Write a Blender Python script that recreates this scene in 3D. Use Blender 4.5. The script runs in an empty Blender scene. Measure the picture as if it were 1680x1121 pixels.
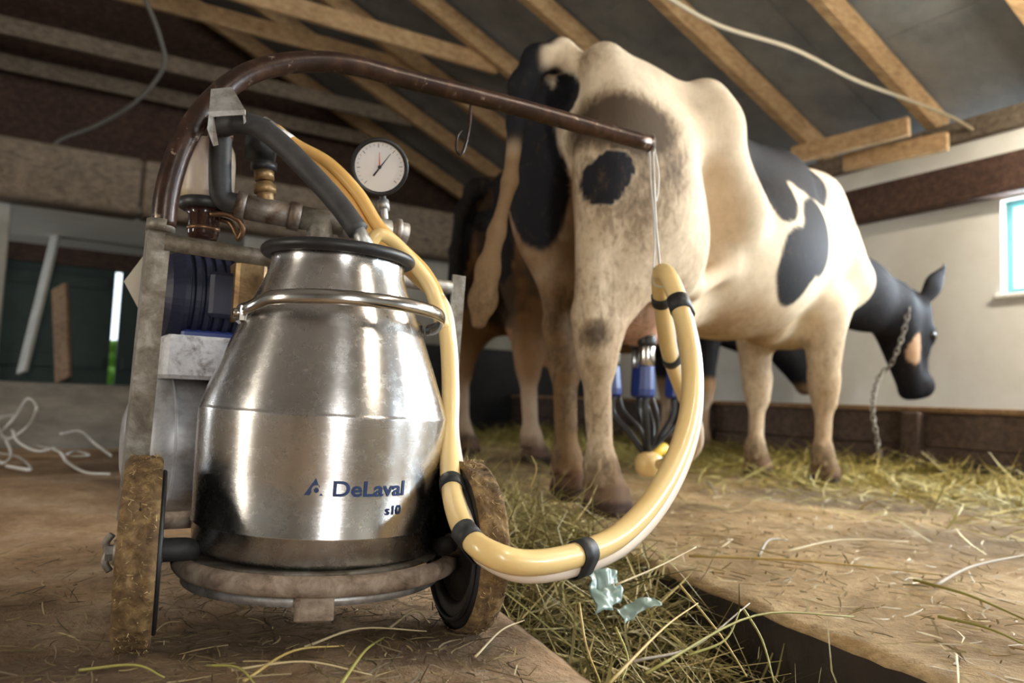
import bpy, math, random
import numpy as np
from mathutils import Vector, Matrix
random.seed(7); RNG = np.random.default_rng(7)
SC = bpy.context.scene
COL = SC.collection

# ------------------------------------------------------------------ camera
F_PX, CAM_H, HORIZON, ROLL = 1250.0, 0.32, 655.0, 0.040
PITCH = math.atan((HORIZON - 560.5) / F_PX)
_Fw = Vector((0, math.cos(PITCH), math.sin(PITCH)))
_R0 = Vector((1, 0, 0)); _U0 = Vector((0, -math.sin(PITCH), math.cos(PITCH)))
_R = _R0 * math.cos(ROLL) + _U0 * math.sin(ROLL)
_U = -_R0 * math.sin(ROLL) + _U0 * math.cos(ROLL)
CAMP = Vector((0, 0, CAM_H))
cd = bpy.data.cameras.new('camera'); cam = bpy.data.objects.new('camera', cd); COL.objects.link(cam)
cam.matrix_world = Matrix(((_R.x, _U.x, -_Fw.x, 0), (_R.y, _U.y, -_Fw.y, 0), (_R.z, _U.z, -_Fw.z, CAM_H), (0, 0, 0, 1)))
cd.sensor_width = 36; cd.lens = 36 * F_PX / 1680; cd.clip_start = 0.02; cd.clip_end = 200
cd.dof.use_dof = True; cd.dof.focus_distance = 0.98; cd.dof.aperture_fstop = 4.0
SC.camera = cam

# ------------------------------------------------------------------ world, daylight, exposure
w = bpy.data.worlds.new('world'); SC.world = w; w.use_nodes = True
bg = w.node_tree.nodes['Background']; bg.inputs[0].default_value = (0.80, 0.90, 1.0, 1); bg.inputs[1].default_value = 2.0
SC.view_settings.view_transform = 'Standard'; SC.view_settings.look = 'None'
SC.view_settings.gamma = 1; SC.view_settings.use_curve_mapping = False
SC.view_settings.exposure = 0.25

# building frame: n runs across the barn to the window wall, a runs along it
def B(n, a, z=0.0): return Vector((.866 * n - .5 * a, .5 * n + .866 * a, z))
ROTB = math.radians(30)
# gutter frame: m across, g along
def G(m, g, z=0.0): return Vector((.934 * m - .358 * g, .358 * m + .934 * g, z))
def P(px, py, depth):
    """point seen at pixel (px, py) of the 1680x1121 frame, at forward distance depth"""
    d = _Fw + _R * ((px - 840) / F_PX) - _U * ((py - 560.5) / F_PX)
    return CAMP + d * (depth / d.y)

def area_light(name, loc, target, sx, sy, power, color):
    l = bpy.data.lights.new(name, 'AREA'); l.shape = 'RECTANGLE'; l.size = sx; l.size_y = sy
    l.energy = power; l.color = color
    o = bpy.data.objects.new(name, l); COL.objects.link(o); o.location = loc
    o.rotation_euler = (Vector(target) - Vector(loc)).to_track_quat('-Z', 'Y').to_euler()
    return o
WALL_N = 4.7
WIN_A = [(1.45, 2.41), (-0.75, 0.25), (-2.9, -1.9)]
for i, (a0, a1) in enumerate(WIN_A):      # daylight at the windows of the window wall
    area_light('window_daylight', B(WALL_N + .28, (a0 + a1) / 2, 1.40), B(1.0, (a0 + a1) / 2 + (.6, 1.0, .8)[i], .75), 1.0, .60, (110, 210, 130)[i], (.90, .95, 1))
# lights added at unseen openings behind the camera and in the left wall
ADDED_DOOR_N = (-.55, .15)
area_light('door_daylight', B(-.2, -4.25, 1.25), B(.9, 3, 1.1), .62, 2.1, 70, (1, .97, .92))
ADDED_SIDE_A = (.68, 1.22)
area_light('passage_daylight', B(-4.98, 7.1, 1.0), B(0, 7.1, 1.2), .9, .85, 60, (.95, .97, 1))  # added at a made-up opening to brighten the passage ceiling
area_light('side_door_daylight', B(-4.95, .95, 1.10), B(3, 2.0, .9), .45, 1.8, 70, (1, .90, .74))

# ------------------------------------------------------------------ mesh helpers
def setp(o, label=None, cat=None, group=None, kind=None):
    if label: o['label'] = label
    if cat: o['category'] = cat
    if group: o['group'] = group
    if kind: o['kind'] = kind
    return o

def mesh_obj(name, V, Fc, mat=None, parent=None, smooth=False, world=True):
    me = bpy.data.meshes.new(name)
    V = [tuple(v) for v in V]
    me.from_pydata(V, [], [tuple(int(i) for i in f) for f in Fc])
    if mat: me.materials.append(mat)
    if smooth: me.polygons.foreach_set('use_smooth', [True] * len(me.polygons))
    o = bpy.data.objects.new(name, me); COL.objects.link(o)
    if parent is not None:
        o.parent = parent
        if world: o.matrix_parent_inverse = parent_world(parent).inverted()
    return o
def local_matrix(o):
    return Matrix.LocRotScale(o.location, o.rotation_euler, o.scale)
def parent_world(o):
    m = local_matrix(o)
    if o.parent is not None: m = parent_world(o.parent) @ o.matrix_parent_inverse @ m
    return m
def empty(name, loc=(0, 0, 0), rz=0):
    o = bpy.data.objects.new(name, None); COL.objects.link(o); o.location = loc; o.rotation_euler = (0, 0, rz)
    o.empty_display_size = .05
    return o

class MB:
    """collects shapes into one mesh"""
    def __init__(s): s.v = []; s.f = []
    def add(s, V, Fc):
        b = len(s.v); s.v += [Vector(v) for v in V]; s.f += [tuple(i + b for i in f) for f in Fc]; return s
    def box(s, c, size, M=None, bev=0.0):
        hx, hy, hz = size[0] / 2, size[1] / 2, size[2] / 2
        M = M or Matrix.Identity(3); c = Vector(c)
        if bev <= 0:
            V = [c + M @ Vector((x, y, z)) for x in (-hx, hx) for y in (-hy, hy) for z in (-hz, hz)]
            Fc = [(0, 1, 3, 2), (4, 6, 7, 5), (0, 4, 5, 1), (2, 3, 7, 6), (0, 2, 6, 4), (1, 5, 7, 3)]
            return s.add(V, Fc)
        b = min(bev, hx * .9, hy * .9, hz * .9)
        rings = []
        for z, ins in ((-hz, b), (-hz + b, 0), (hz - b, 0), (hz, b)):
            x, y = hx - ins, hy - ins
            q = b if ins == 0 else b * .6
            rings.append([(-x + q, -y, z), (x - q, -y, z), (x, -y + q, z), (x, y - q, z), (x - q, y, z), (-x + q, y, z), (-x, y - q, z), (-x, -y + q, z)])
        V = [c + M @ Vector(p) for r in rings for p in r]
        Fc = [tuple(range(7, -1, -1)), tuple(range(24, 32))]
        for k in range(3):
            for i in range(8):
                j = (i + 1) % 8; Fc.append((k * 8 + i, k * 8 + j, k * 8 + 8 + j, k * 8 + 8 + i))
        return s.add(V, Fc)
    def tube(s, pts, r, n=12, cap=True, flat=1.0):
        pts = [Vector(p) for p in pts]; m = len(pts)
        rr = r if hasattr(r, '__len__') else [r] * m
        t0 = (pts[1] - pts[0]).normalized()
        up = Vector((0, 0, 1)) if abs(t0.z) < .9 else Vector((1, 0, 0))
        nrm = t0.cross(up).normalized(); V = []
        for i in range(m):
            t = (pts[min(i + 1, m - 1)] - pts[max(i - 1, 0)])
            if t.length < 1e-9: t = t0
            t.normalize(); nrm = (nrm - t * nrm.dot(t)).normalized(); bn = t.cross(nrm)
            for k in range(n):
                a = 2 * math.pi * k / n
                V.append(pts[i] + nrm * (math.cos(a) * rr[i]) + bn * (math.sin(a) * rr[i] * flat))
        Fc = []
        for i in range(m - 1):
            for k in range(n):
                j = (k + 1) % n; Fc.append((i * n + k, i * n + j, (i + 1) * n + j, (i + 1) * n + k))
        if cap: Fc.append(tuple(range(n - 1, -1, -1))); Fc.append(tuple((m - 1) * n + k for k in range(n)))
        return s.add(V, Fc)
    def lathe(s, prof, M=None, c=(0, 0, 0), n=48, closed=False):
        """prof: (radius, height) pairs turned about local Z"""
        M = M or Matrix.Identity(3); c = Vector(c); V = []
        for r, h in prof:
            for k in range(n):
                a = 2 * math.pi * k / n; V.append(c + M @ Vector((r * math.cos(a), r * math.sin(a), h)))
        Fc = []; m = len(prof)
        for i in range(m - 1 + (1 if closed else 0)):
            i2 = (i + 1) % m
            for k in range(n):
                j = (k + 1) % n; Fc.append((i * n + k, i * n + j, i2 * n + j, i2 * n + k))
        if not closed:
            if prof[0][0] > 1e-6: Fc.append(tuple(range(n - 1, -1, -1)))
            if prof[-1][0] > 1e-6: Fc.append(tuple((m - 1) * n + k for k in range(n)))
        return s.add(V, Fc)
    def torus(s, R, r, M=None, c=(0, 0, 0), n=48, k=10, flat=1.0):
        return s.lathe([(R + r * math.cos(2 * math.pi * i / k), r * flat * math.sin(2 * math.pi * i / k)) for i in range(k)], M, c, n, True)
    def build(s, name, mat=None, parent=None, smooth=False):
        return mesh_obj(name, s.v, s.f, mat, parent, smooth)

def smooth_path(pts, sub=8):
    """Catmull-Rom through the points; tuples may be longer than three (extra values are interpolated too)"""
    A = np.array([list(p) for p in pts], float); out = []
    Q = np.vstack([2 * A[0] - A[1], A, 2 * A[-1] - A[-2]])
    for i in range(1, len(Q) - 2):
        p0, p1, p2, p3 = Q[i - 1], Q[i], Q[i + 1], Q[i + 2]
        for k in range(sub):
            t = k / sub
            out.append(.5 * ((2 * p1) + (-p0 + p2) * t + (2 * p0 - 5 * p1 + 4 * p2 - p3) * t * t + (-p0 + 3 * p1 - 3 * p2 + p3) * t ** 3))
    out.append(A[-1]); return np.array(out)

def basis(zaxis, xhint=(1, 0, 0)):
    z = Vector(zaxis).normalized(); x = Vector(xhint); x = (x - z * x.dot(z))
    if x.length < 1e-4: x = Vector((0, 1, 0)) - z * z.y
    x.normalize(); y = z.cross(x)
    return Matrix((x, y, z)).transposed()
def beam_between(mb, p, q, wid, hei, up=(0, 0, 1), bev=.004):
    p = Vector(p); q = Vector(q); x = (q - p).normalized(); u = Vector(up); u = (u - x * u.dot(x)).normalized(); y = u.cross(x)
    return mb.box((p + q) / 2, ((q - p).length, wid, hei), Matrix((x, y, u)).transposed(), bev)

def _hash(i, j, k):
    n = (i * 374761393 + j * 668265263 + k * 1274126177) & 0x7fffffff
    n = ((n ^ (n >> 13)) * 1103515245) & 0x7fffffff
    return ((n ^ (n >> 16)) & 0xffff) / 65535.0
def vnoise(p, sc=1.0, octv=3):
    p = np.asarray(p, float) * sc; tot = 0; amp = 1; nor = 0
    for o in range(octv):
        q = np.floor(p).astype(np.int64); f = p - q; f = f * f * (3 - 2 * f); r = 0
        for dx in (0, 1):
            for dy in (0, 1):
                for dz in (0, 1):
                    wgt = (f[:, 0] if dx else 1 - f[:, 0]) * (f[:, 1] if dy else 1 - f[:, 1]) * (f[:, 2] if dz else 1 - f[:, 2])
                    r = r + wgt * _hash(q[:, 0] + dx + o * 57, q[:, 1] + dy, q[:, 2] + dz)
        tot = tot + amp * r; nor += amp; amp *= .5; p = p * 2.03
    return tot / nor

# ------------------------------------------------------------------ material helpers
def new_mat(name):
    m = bpy.data.materials.new(name); m.use_nodes = True
    nt = m.node_tree; return m, nt, nt.nodes['Principled BSDF']
def nd(nt, typ, **kw):
    x = nt.nodes.new(typ)
    for k, v in kw.items():
        if k in x.inputs.keys() if hasattr(x.inputs, 'keys') else False: x.inputs[k].default_value = v
        else: setattr(x, k, v)
    return x
def coords(nt, scale=(1, 1, 1), rot=(0, 0, 0)):
    tc = nt.nodes.new('ShaderNodeTexCoord'); mp = nt.nodes.new('ShaderNodeMapping')
    mp.inputs['Scale'].default_value = scale; mp.inputs['Rotation'].default_value = rot
    nt.links.new(tc.outputs['Object'], mp.inputs['Vector']); return mp.outputs['Vector']
def noise_tex(nt, vec, scale, detail=4, rough=.6, dist=0.0):
    t = nt.nodes.new('ShaderNodeTexNoise'); t.inputs['Scale'].default_value = scale; t.inputs['Detail'].default_value = detail
    t.inputs['Roughness'].default_value = rough; t.inputs['Distortion'].default_value = dist
    nt.links.new(vec, t.inputs['Vector']); return t.outputs['Fac']
def ramp(nt, fac, stops, interp='LINEAR'):
    r = nt.nodes.new('ShaderNodeValToRGB'); nt.links.new(fac, r.inputs['Fac']); e = r.color_ramp.elements
    r.color_ramp.interpolation = interp
    while len(e) < len(stops): e.new(.5)
    for i, (p, c) in enumerate(stops): e[i].position = p; e[i].color = (*c, 1) if len(c) == 3 else c
    return r.outputs['Color']
def mix(nt, fac, a, b, mode='MIX'):
    x = nt.nodes.new('ShaderNodeMix'); x.data_type = 'RGBA'; x.blend_type = mode
    for s, v in ((x.inputs[0], fac), (x.inputs[6], a), (x.inputs[7], b)):
        if isinstance(v, bpy.types.NodeSocket): nt.links.new(v, s)
        elif isinstance(v, (int, float)): s.default_value = v
        else: s.default_value = (*v, 1)
    return x.outputs[2]
def bump(nt, bsdf, h, strength=.3, dist=.01):
    b = nt.nodes.new('ShaderNodeBump'); b.inputs['Strength'].default_value = strength; b.inputs['Distance'].default_value = dist
    nt.links.new(h, b.inputs['Height']); nt.links.new(b.outputs['Normal'], bsdf.inputs['Normal'])
def simple(name, col, rough=.5, metal=0.0, col2=None, scale=20, bmp=0.0, stretch=(1, 1, 1), lo=.35, hi=.65, bdist=.004, **kw):
    m, nt, b = new_mat(name)
    b.inputs['Roughness'].default_value = rough; b.inputs['Metallic'].default_value = metal
    b.inputs['Base Color'].default_value = (*col, 1)
    for k, v in kw.items(): b.inputs[k].default_value = v
    if col2 is not None or bmp:
        f = noise_tex(nt, coords(nt, stretch), scale, 6, .65)
        if col2 is not None: nt.links.new(ramp(nt, f, [(lo, col), (hi, col2)]), b.inputs['Base Color'])
        if bmp: bump(nt, b, f, bmp, bdist)
    return m
def wood_mat(name, c1, c2, c3, rough=.8, along=0, scale=1.0, bmp=.4):
    m, nt, b = new_mat(name); st = [14, 14, 14]; st[along] = 0.8
    v = coords(nt, tuple(s * scale for s in st))
    f = noise_tex(nt, v, 2.2, 7, .65, .6); g = noise_tex(nt, coords(nt, (1, 1, 1)), 1.7, 3)
    c = ramp(nt, f, [(.3, c1), (.52, c2), (.75, c3)])
    c = mix(nt, .5, c, ramp(nt, g, [(.3, (.45, .45, .45)), (.7, (1, 1, 1))]), 'MULTIPLY')
    nt.links.new(c, b.inputs['Base Color']); b.inputs['Roughness'].default_value = rough
    bump(nt, b, f, bmp, .006); return m

M = {}
M['wood_pale'] = wood_mat('rafter wood', (.34, .20, .09), (.56, .36, .18), (.72, .51, .29))
M['wood_old'] = wood_mat('weathered timber', (.10, .075, .05), (.22, .17, .12), (.33, .26, .19))
M['wood_dark'] = wood_mat('dark stained timber', (.035, .018, .012), (.085, .043, .028), (.15, .08, .052))
M['wood_trough'] = wood_mat('trough boards', (.04, .025, .02), (.085, .055, .042), (.14, .095, .07))
M['wood_cap'] = wood_mat('trough rail wood', (.16, .09, .045), (.28, .17, .09), (.38, .25, .14))
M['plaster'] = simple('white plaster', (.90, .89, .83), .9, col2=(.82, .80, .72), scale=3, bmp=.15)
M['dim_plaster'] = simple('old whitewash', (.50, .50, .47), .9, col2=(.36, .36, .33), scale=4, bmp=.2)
M['sheet'] = simple('fibre cement sheet', (.19, .195, .20), .9, col2=(.29, .29, .285), scale=3.5, bmp=.2)
M['green_door'] = simple('dark green paint', (.012, .030, .027), .6, col2=(.02, .045, .04), scale=6)
M['frame_teal'] = simple('teal window paint', (.10, .30, .33), .55, col2=(.14, .38, .40), scale=9)
M['concrete'] = simple('worn concrete', (.16, .15, .135), .92, col2=(.29, .27, .24), scale=5, bmp=.4, stretch=(1, 1, 2.5), bdist=.02)
M['rope_white'] = simple('white plastic twine', (.72, .71, .68), .5)
M['cord'] = simple('pale cord', (.42, .35, .24), .8)
M['cable'] = simple('grey cable', (.16, .15, .135), .7)

def floor_mat(name, c1, c2, c3, stain):
    m, nt, b = new_mat(name); v = coords(nt)
    f = noise_tex(nt, v, 3.2, 8, .66, .3); g = noise_tex(nt, v, 55, 6, .7); st = noise_tex(nt, v, 1.1, 5, .6, .8)
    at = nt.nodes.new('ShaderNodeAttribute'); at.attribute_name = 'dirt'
    c = ramp(nt, f, [(.32, c1), (.5, c2), (.68, c3)])
    c = mix(nt, .55, c, ramp(nt, g, [(.3, (.42, .38, .34)), (.6, (1, 1, 1))]), 'MULTIPLY')
    c = mix(nt, ramp(nt, st, [(.45, (0, 0, 0)), (.62, (.75, .75, .75))]), c, stain)
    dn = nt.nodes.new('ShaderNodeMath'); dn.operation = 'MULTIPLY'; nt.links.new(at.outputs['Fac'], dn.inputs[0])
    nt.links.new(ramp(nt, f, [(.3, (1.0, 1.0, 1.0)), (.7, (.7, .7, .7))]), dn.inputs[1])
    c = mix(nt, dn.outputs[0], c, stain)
    nt.links.new(c, b.inputs['Base Color']); b.inputs['Roughness'].default_value = .9
    ad = nt.nodes.new('ShaderNodeMath'); ad.operation = 'MULTIPLY_ADD'; nt.links.new(g, ad.inputs[0]); ad.inputs[1].default_value = .25
    nt.links.new(f, ad.inputs[2]); bump(nt, b, ad.outputs[0], .9, .025); return m
M['floor'] = floor_mat('sandy floor', (.34, .20, .095), (.55, .365, .205), (.76, .57, .39), (.075, .042, .022))
M['platform'] = floor_mat('cow stand floor', (.25, .15, .055), (.42, .28, .125), (.60, .44, .24), (.09, .062, .03))
M['gutter'] = simple('wet gutter', (.022, .016, .011), .8, col2=(.05, .034, .022), scale=7, bmp=.5, bdist=.02)

# ------------------------------------------------------------------ the setting
def grid_floor(name, frame, us, vs, zfun, mat, skirt=None, dirt=None):
    U, Vv = np.meshgrid(us, vs, indexing='ij')
    pts = np.array([frame(0, 0)]*1)
    ex = np.array(frame(1, 0)); ey = np.array(frame(0, 1))
    X = U.ravel()[:, None] * ex + Vv.ravel()[:, None] * ey
    X[:, 2] = zfun(X, U.ravel(), Vv.ravel())
    nu, nv = len(us), len(vs); Fc = []
    for i in range(nu - 1):
        for j in range(nv - 1): Fc.append((i * nv + j, (i + 1) * nv + j, (i + 1) * nv + j + 1, i * nv + j + 1))
    V = [tuple(x) for x in X]; D = list(dirt(X)) if dirt is not None else [0.0] * len(V)
    if skirt:
        side, depth = skirt; row = 0 if side < 0 else nu - 1; b = len(V)
        for j in range(nv):
            x = V[row * nv + j]; V.append((x[0], x[1], depth)); D.append(1.0)
        nf_ = len(Fc)
        for j in range(nv - 1): Fc.append((row * nv + j, row * nv + j + 1, b + j + 1, b + j))
    o = mesh_obj(name, V, Fc, mat, None, True)
    if skirt:
        o.data.materials.append(M['gutter']); o.data.polygons.foreach_set('material_index', [0] * nf_ + [1] * (len(Fc) - nf_))
    at = o.data.attributes.new('dirt', 'FLOAT', 'POINT'); at.data.foreach_set('value', np.array(D, dtype=np.float32))
    setp(o, kind='structure'); return o
M_NEAR, M_FAR = .431, .843
def lin(*segs):
    return np.concatenate([np.linspace(a, b, n, endpoint=False) for a, b, n in segs] + [[segs[-1][1]]])
def z_near(X, u, v):
    e = np.clip((u - (M_NEAR - .02)) / .02, 0, 1)
    return (vnoise(X, 3, 3) - .5) * .016 + (vnoise(X, 22, 3) - .5) * .008 - e * .008
def dirt_shade_near(X):  # floor darkened left of the trolley: dirt plus the trolley's shade painted in
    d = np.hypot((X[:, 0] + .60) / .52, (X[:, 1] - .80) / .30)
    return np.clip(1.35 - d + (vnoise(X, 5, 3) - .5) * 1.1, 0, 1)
us = lin((-6, -1.3, 24), (-1.3, M_NEAR - .03, 110), (M_NEAR - .03, M_NEAR, 4))
grid_floor('floor', G, us, lin((-5, 0, 20), (0, 3, 170), (3, 9, 60)), z_near, M['floor'], (1, -.2), dirt_shade_near)
def z_far(X, u, v):
    e = np.clip((M_FAR + .025 - u) / .025, 0, 1)
    return (vnoise(X, 2.4, 3) - .5) * .02 + (vnoise(X, 19, 3) - .5) * .010 - e * .010
us2 = lin((M_FAR, M_FAR + .03, 4), (M_FAR + .03, 2.2, 80), (2.2, 5.2, 60))
grid_floor('floor_cow_stand', G, us2, lin((-5, 0, 20), (0, 3.5, 130), (3.5, 9, 70)), z_far, M['platform'], (-1, -.22))
grid_floor('floor_gutter', G, lin((M_NEAR - .04, M_FAR + .04, 10)), lin((-5, 9, 140)), lambda X, u, v: -.185 + (vnoise(X, 9, 3) - .5) * .03, M['gutter'])

BX, BY = B(1, 0), B(0, 1)
RB = Matrix((BX, BY, Vector((0, 0, 1)))).transposed()
def bbox_b(mb, n0, n1, a0, a1, z0, z1, bev=0.0):
    return mb.box(B((n0 + n1) / 2, (a0 + a1) / 2, (z0 + z1) / 2), (n1 - n0, a1 - a0, z1 - z0), RB, bev)
def struct(name, mb, mat, parent=None):
    o = mb.build(name, mat, parent)
    if parent is None: setp(o, kind='structure')
    return o
A0, A1 = -4.0, 8.15
EAVE, SLOPE, NL = 2.02, .45, -4.7
# window wall with openings
w_ = MB(); z0, z1 = 1.05, 1.61
bbox_b(w_, WALL_N, WALL_N + .24, A0, A1, -.1, z0); bbox_b(w_, WALL_N, WALL_N + .24, A0, A1, z1, EAVE + .1)
prev = A0
for a0, a1 in sorted(WIN_A): bbox_b(w_, WALL_N, WALL_N + .24, prev, a0, z0, z1); prev = a1
bbox_b(w_, WALL_N, WALL_N + .24, prev, A1, z0, z1)
wall_r = struct('wall_right', w_, M['plaster'])
glass, nt, b_ = new_mat('window glass')
nt.nodes.remove(b_); tb = nt.nodes.new('ShaderNodeBsdfTransparent'); gb = nt.nodes.new('ShaderNodeBsdfGlossy'); mx = nt.nodes.new('ShaderNodeMixShader')
tb.inputs[0].default_value = (.93, .97, 1, 1); gb.inputs['Roughness'].default_value = .03; mx.inputs[0].default_value = .06
nt.links.new(tb.outputs[0], mx.inputs[1]); nt.links.new(gb.outputs[0], mx.inputs[2]); nt.links.new(mx.outputs[0], nt.nodes['Material Output'].inputs[0])
for i, (a0, a1) in enumerate(WIN_A):
    r = setp(empty('window_%d' % (i + 1), B(WALL_N + .1, (a0 + a1) / 2, z0)), kind='structure')
    t = .04
    for nm, q in (('frame_jamb', (a0, a0 + t, z0, z1)), ('frame_jamb', (a1 - t, a1, z0, z1)), ('frame_rail', (a0 + t, a1 - t, z0, z0 + t)), ('frame_rail', (a0 + t, a1 - t, z1 - t, z1)), ('mullion', ((a0 + a1) / 2 - .02, (a0 + a1) / 2 + .02, z0 + t, z1 - t))):
        m_ = MB(); bbox_b(m_, WALL_N + .06, WALL_N + .12, *q, bev=.004); m_.build(nm, M['frame_teal'], r)
    for q0, q1 in ((a0 + t, (a0 + a1) / 2 - .02), ((a0 + a1) / 2 + .02, a1 - t)):
        m_ = MB(); bbox_b(m_, WALL_N + .087, WALL_N + .092, q0, q1, z0 + t, z1 - t); m_.build('pane', glass, r)
    m_ = MB(); bbox_b(m_, WALL_N - .03, WALL_N + .06, a0 - .03, a1 + .03, z0 - .03, z0, .006); m_.build('window_sill', M['plaster'], r)
    
# wall plate, dark rail
struct('trim_1', bbox_b(MB(), WALL_N - .06, WALL_N + .2, A0, A1, EAVE + .0, EAVE + .13, .008), M['wood_old'])
struct('trim_2', bbox_b(MB(), WALL_N - .11, WALL_N + .0, A0, A1, 1.625, 1.86, .01), M['wood_dark'])
# left wall, wall behind the camera, both with openings added for light, far end
wl = MB(); bbox_b(wl, NL - .2, NL, A0, ADDED_SIDE_A[0], -.1, EAVE + .1); bbox_b(wl, NL - .2, NL, ADDED_SIDE_A[1], 6.6, -.1, EAVE + .1); bbox_b(wl, NL - .2, NL, 7.6, A1, -.1, EAVE + .1); bbox_b(wl, NL - .2, NL, 6.6, 7.6, -.1, .5); bbox_b(wl, NL - .2, NL, 6.6, 7.6, 1.45, EAVE + .1); bbox_b(wl, NL - .2, NL, *ADDED_SIDE_A, 2.0, EAVE + .1)
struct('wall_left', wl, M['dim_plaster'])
wf = MB(); bbox_b(wf, NL, ADDED_DOOR_N[0], A0 - .2, A0, -.1, 4.2); bbox_b(wf, ADDED_DOOR_N[1], WALL_N, A0 - .2, A0, -.1, 4.2); bbox_b(wf, *ADDED_DOOR_N, A0 - .2, A0, 2.3, 4.2)
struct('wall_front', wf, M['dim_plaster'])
DG0, DG1 = .315, .372     # the gap between the two door leaves at the far end
wb = MB(); bbox_b(wb, NL, -1.3, A1, A1 + .2, -.1, 4.4); bbox_b(wb, 1.15, WALL_N, A1, A1 + .2, -.1, 4.4); bbox_b(wb, -1.3, 1.15, A1, A1 + .2, 1.40, 4.4); bbox_b(wb, -1.3, 1.15, A1, A1 + .2, -.1, .3)
struct('wall_back', wb, M['wood_dark'])
for k, (n0, n1) in enumerate(((-1.3, DG0), (DG1, 1.15))):
    dr = struct('door_%d' % (k + 1), bbox_b(MB(), n0, n1, A1 + .05, A1 + .1, .3, 1.40, .004), M['green_door'])
    for q in (.45, 1.2):
        m_ = MB(); bbox_b(m_, n0 + .05, n1 - .05, A1 + .02, A1 + .05, q, q + .12, .004); m_.build('door_ledge', M['green_door'], dr)

# roof: ceiling root, sheets, rafters, collar ties
roof = setp(empty('ceiling', B(0, 3, 3)), kind='structure')
def roof_z(n): return EAVE + .13 + (WALL_N - abs(n)) * SLOPE
NS = 8
xs = np.linspace(0, WALL_N + .5, 6)
for side in (1, -1):
    for i in range(5):
        for k in range(12):
            a0 = A0 + k * 1.2; a1 = a0 + 1.24
            n0, n1 = xs[i] * side, (xs[i + 1] + .09) * side
            zo = .20 + .012 * (4 - i) + .004 * (k % 2)
            p0, p1 = B(n0, a0, roof_z(n0) + zo), B(n1, a0, roof_z(n1) + zo - .006)
            q0, q1 = B(n0, a1, roof_z(n0) + zo + .003), B(n1, a1, roof_z(n1) + zo - .003)
            up = Vector((0, 0, .009))
            mesh_obj('roof_sheet', [p0, p1, q1, q0, p0 + up, p1 + up, q1 + up, q0 + up], [(0, 1, 2, 3), (7, 6, 5, 4), (0, 4, 5, 1), (1, 5, 6, 2), (2, 6, 7, 3), (3, 7, 4, 0)], M['sheet'], roof)
RAFT = [2.83 + .83 * k for k in range(-8, 9)]
for a in RAFT:
    for side in (1, -1):
        n1 = (WALL_N + .12) * side
        m_ = MB(); beam_between(m_, B(0, a, roof_z(0) + .10), B(n1, a, roof_z(n1) + .10), .075, .15); m_.build('rafter', M['wood_pale'], roof)
    if a > 5:
        zt = 3.05 if a < 6 else 3.22 if a < 6.5 else 3.08
        m_ = MB(); nn = WALL_N - (zt - EAVE - .20) / SLOPE
        beam_between(m_, B(-nn, a + .06, zt), B(nn, a + .06, zt), .045, .14); m_.build('collar_tie', M['wood_pale' if a < 6.9 else 'wood_old'], roof)
        if a > 6:
            m_ = MB(); beam_between(m_, B(-.05, a + .09, zt - .05), B(-.05, a + .09, roof_z(0) + .1), .09, .04); m_.build('king_post', M['wood_old'], roof)
m_ = MB(); beam_between(m_, B(0, A0, roof_z(0) + .12), B(0, A1, roof_z(0) + .12), .05, .2); m_.build('ridge_board', M['wood_old'], roof)
for p, q in ((P(1300, 256, 4.85), P(1492, 207, 4.35)), (P(1385, 268, 4.8), P(1556, 232, 4.35))):
    m_ = MB(); beam_between(m_, p, q, .05, .11); m_.build('bracket_board', M['wood_pale'], roof)

# far end: big lintel timber, low whitewashed passage, raised concrete step, doors
LA, LZ0, LZ1 = 6.05, 1.54, 1.95
for k, (n0, n1) in enumerate(((-4.6, 0.35), (.36, WALL_N - .02))):
    struct('trim_%d' % (3 + k), bbox_b(MB(), n0, n1, LA, LA + .28, LZ0, LZ1, .02), M['wood_old'])
struct('ceiling_passage', bbox_b(MB(), NL, WALL_N, LA + .1, 8.2, LZ0 + .02, LZ0 + .07), M['plaster'])
struct('floor_step', bbox_b(MB(), NL, .6, 4.22, 8.2, -.1, .305, .02), M['concrete'])
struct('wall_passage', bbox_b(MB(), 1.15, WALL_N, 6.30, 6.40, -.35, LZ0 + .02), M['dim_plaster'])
struct('trim_5', bbox_b(MB(), 1.5, WALL_N - .02, 6.26, 6.30, -.2, .78, .006), simple('black rubber sheeting', (.012, .013, .018), .5, col2=(.022, .024, .03), scale=5))  # dark bluish panel over the lower part of the passage wall
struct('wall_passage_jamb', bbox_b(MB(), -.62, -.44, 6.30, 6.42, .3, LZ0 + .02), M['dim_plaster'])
grass_m = simple('grass outside', (.10, .22, .03), .9, col2=(.22, .36, .06), scale=8)
struct('floor_outside', bbox_b(MB(), -6, 8, A1 + .3, A1 + 22, .05, .15), grass_m)

hV = []; hF = []; NHX, NHZ = 60, 16
for i in range(NHX):
    for j in range(NHZ):
        q = B(-2.2 + 5.2 * i / (NHX - 1), A1 + 4.0, .1 + .80 * j / (NHZ - 1)); hV.append((q.x, q.y, q.z))
hV = np.array(hV); dsp = (vnoise(hV, 5, 4) - .5) * .7; hV[:, 0] += -.5 * dsp; hV[:, 1] += .866 * dsp; hV[:, 2] += (vnoise(hV, 3, 3) - .5) * .25 * (hV[:, 2] - .1)
hb = hV + np.array((-.5, .866, 0)) * .9; nH = len(hV)
hF = [(i * NHZ + j, (i + 1) * NHZ + j, (i + 1) * NHZ + j + 1, i * NHZ + j + 1) for i in range(NHX - 1) for j in range(NHZ - 1)]
hF = hF + [tuple(reversed([k + nH for k in f])) for f in hF] + [((i + 1) * NHZ - 1, (i + 2) * NHZ - 1, nH + (i + 2) * NHZ - 1, nH + (i + 1) * NHZ - 1) for i in range(NHX - 1)]
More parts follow.
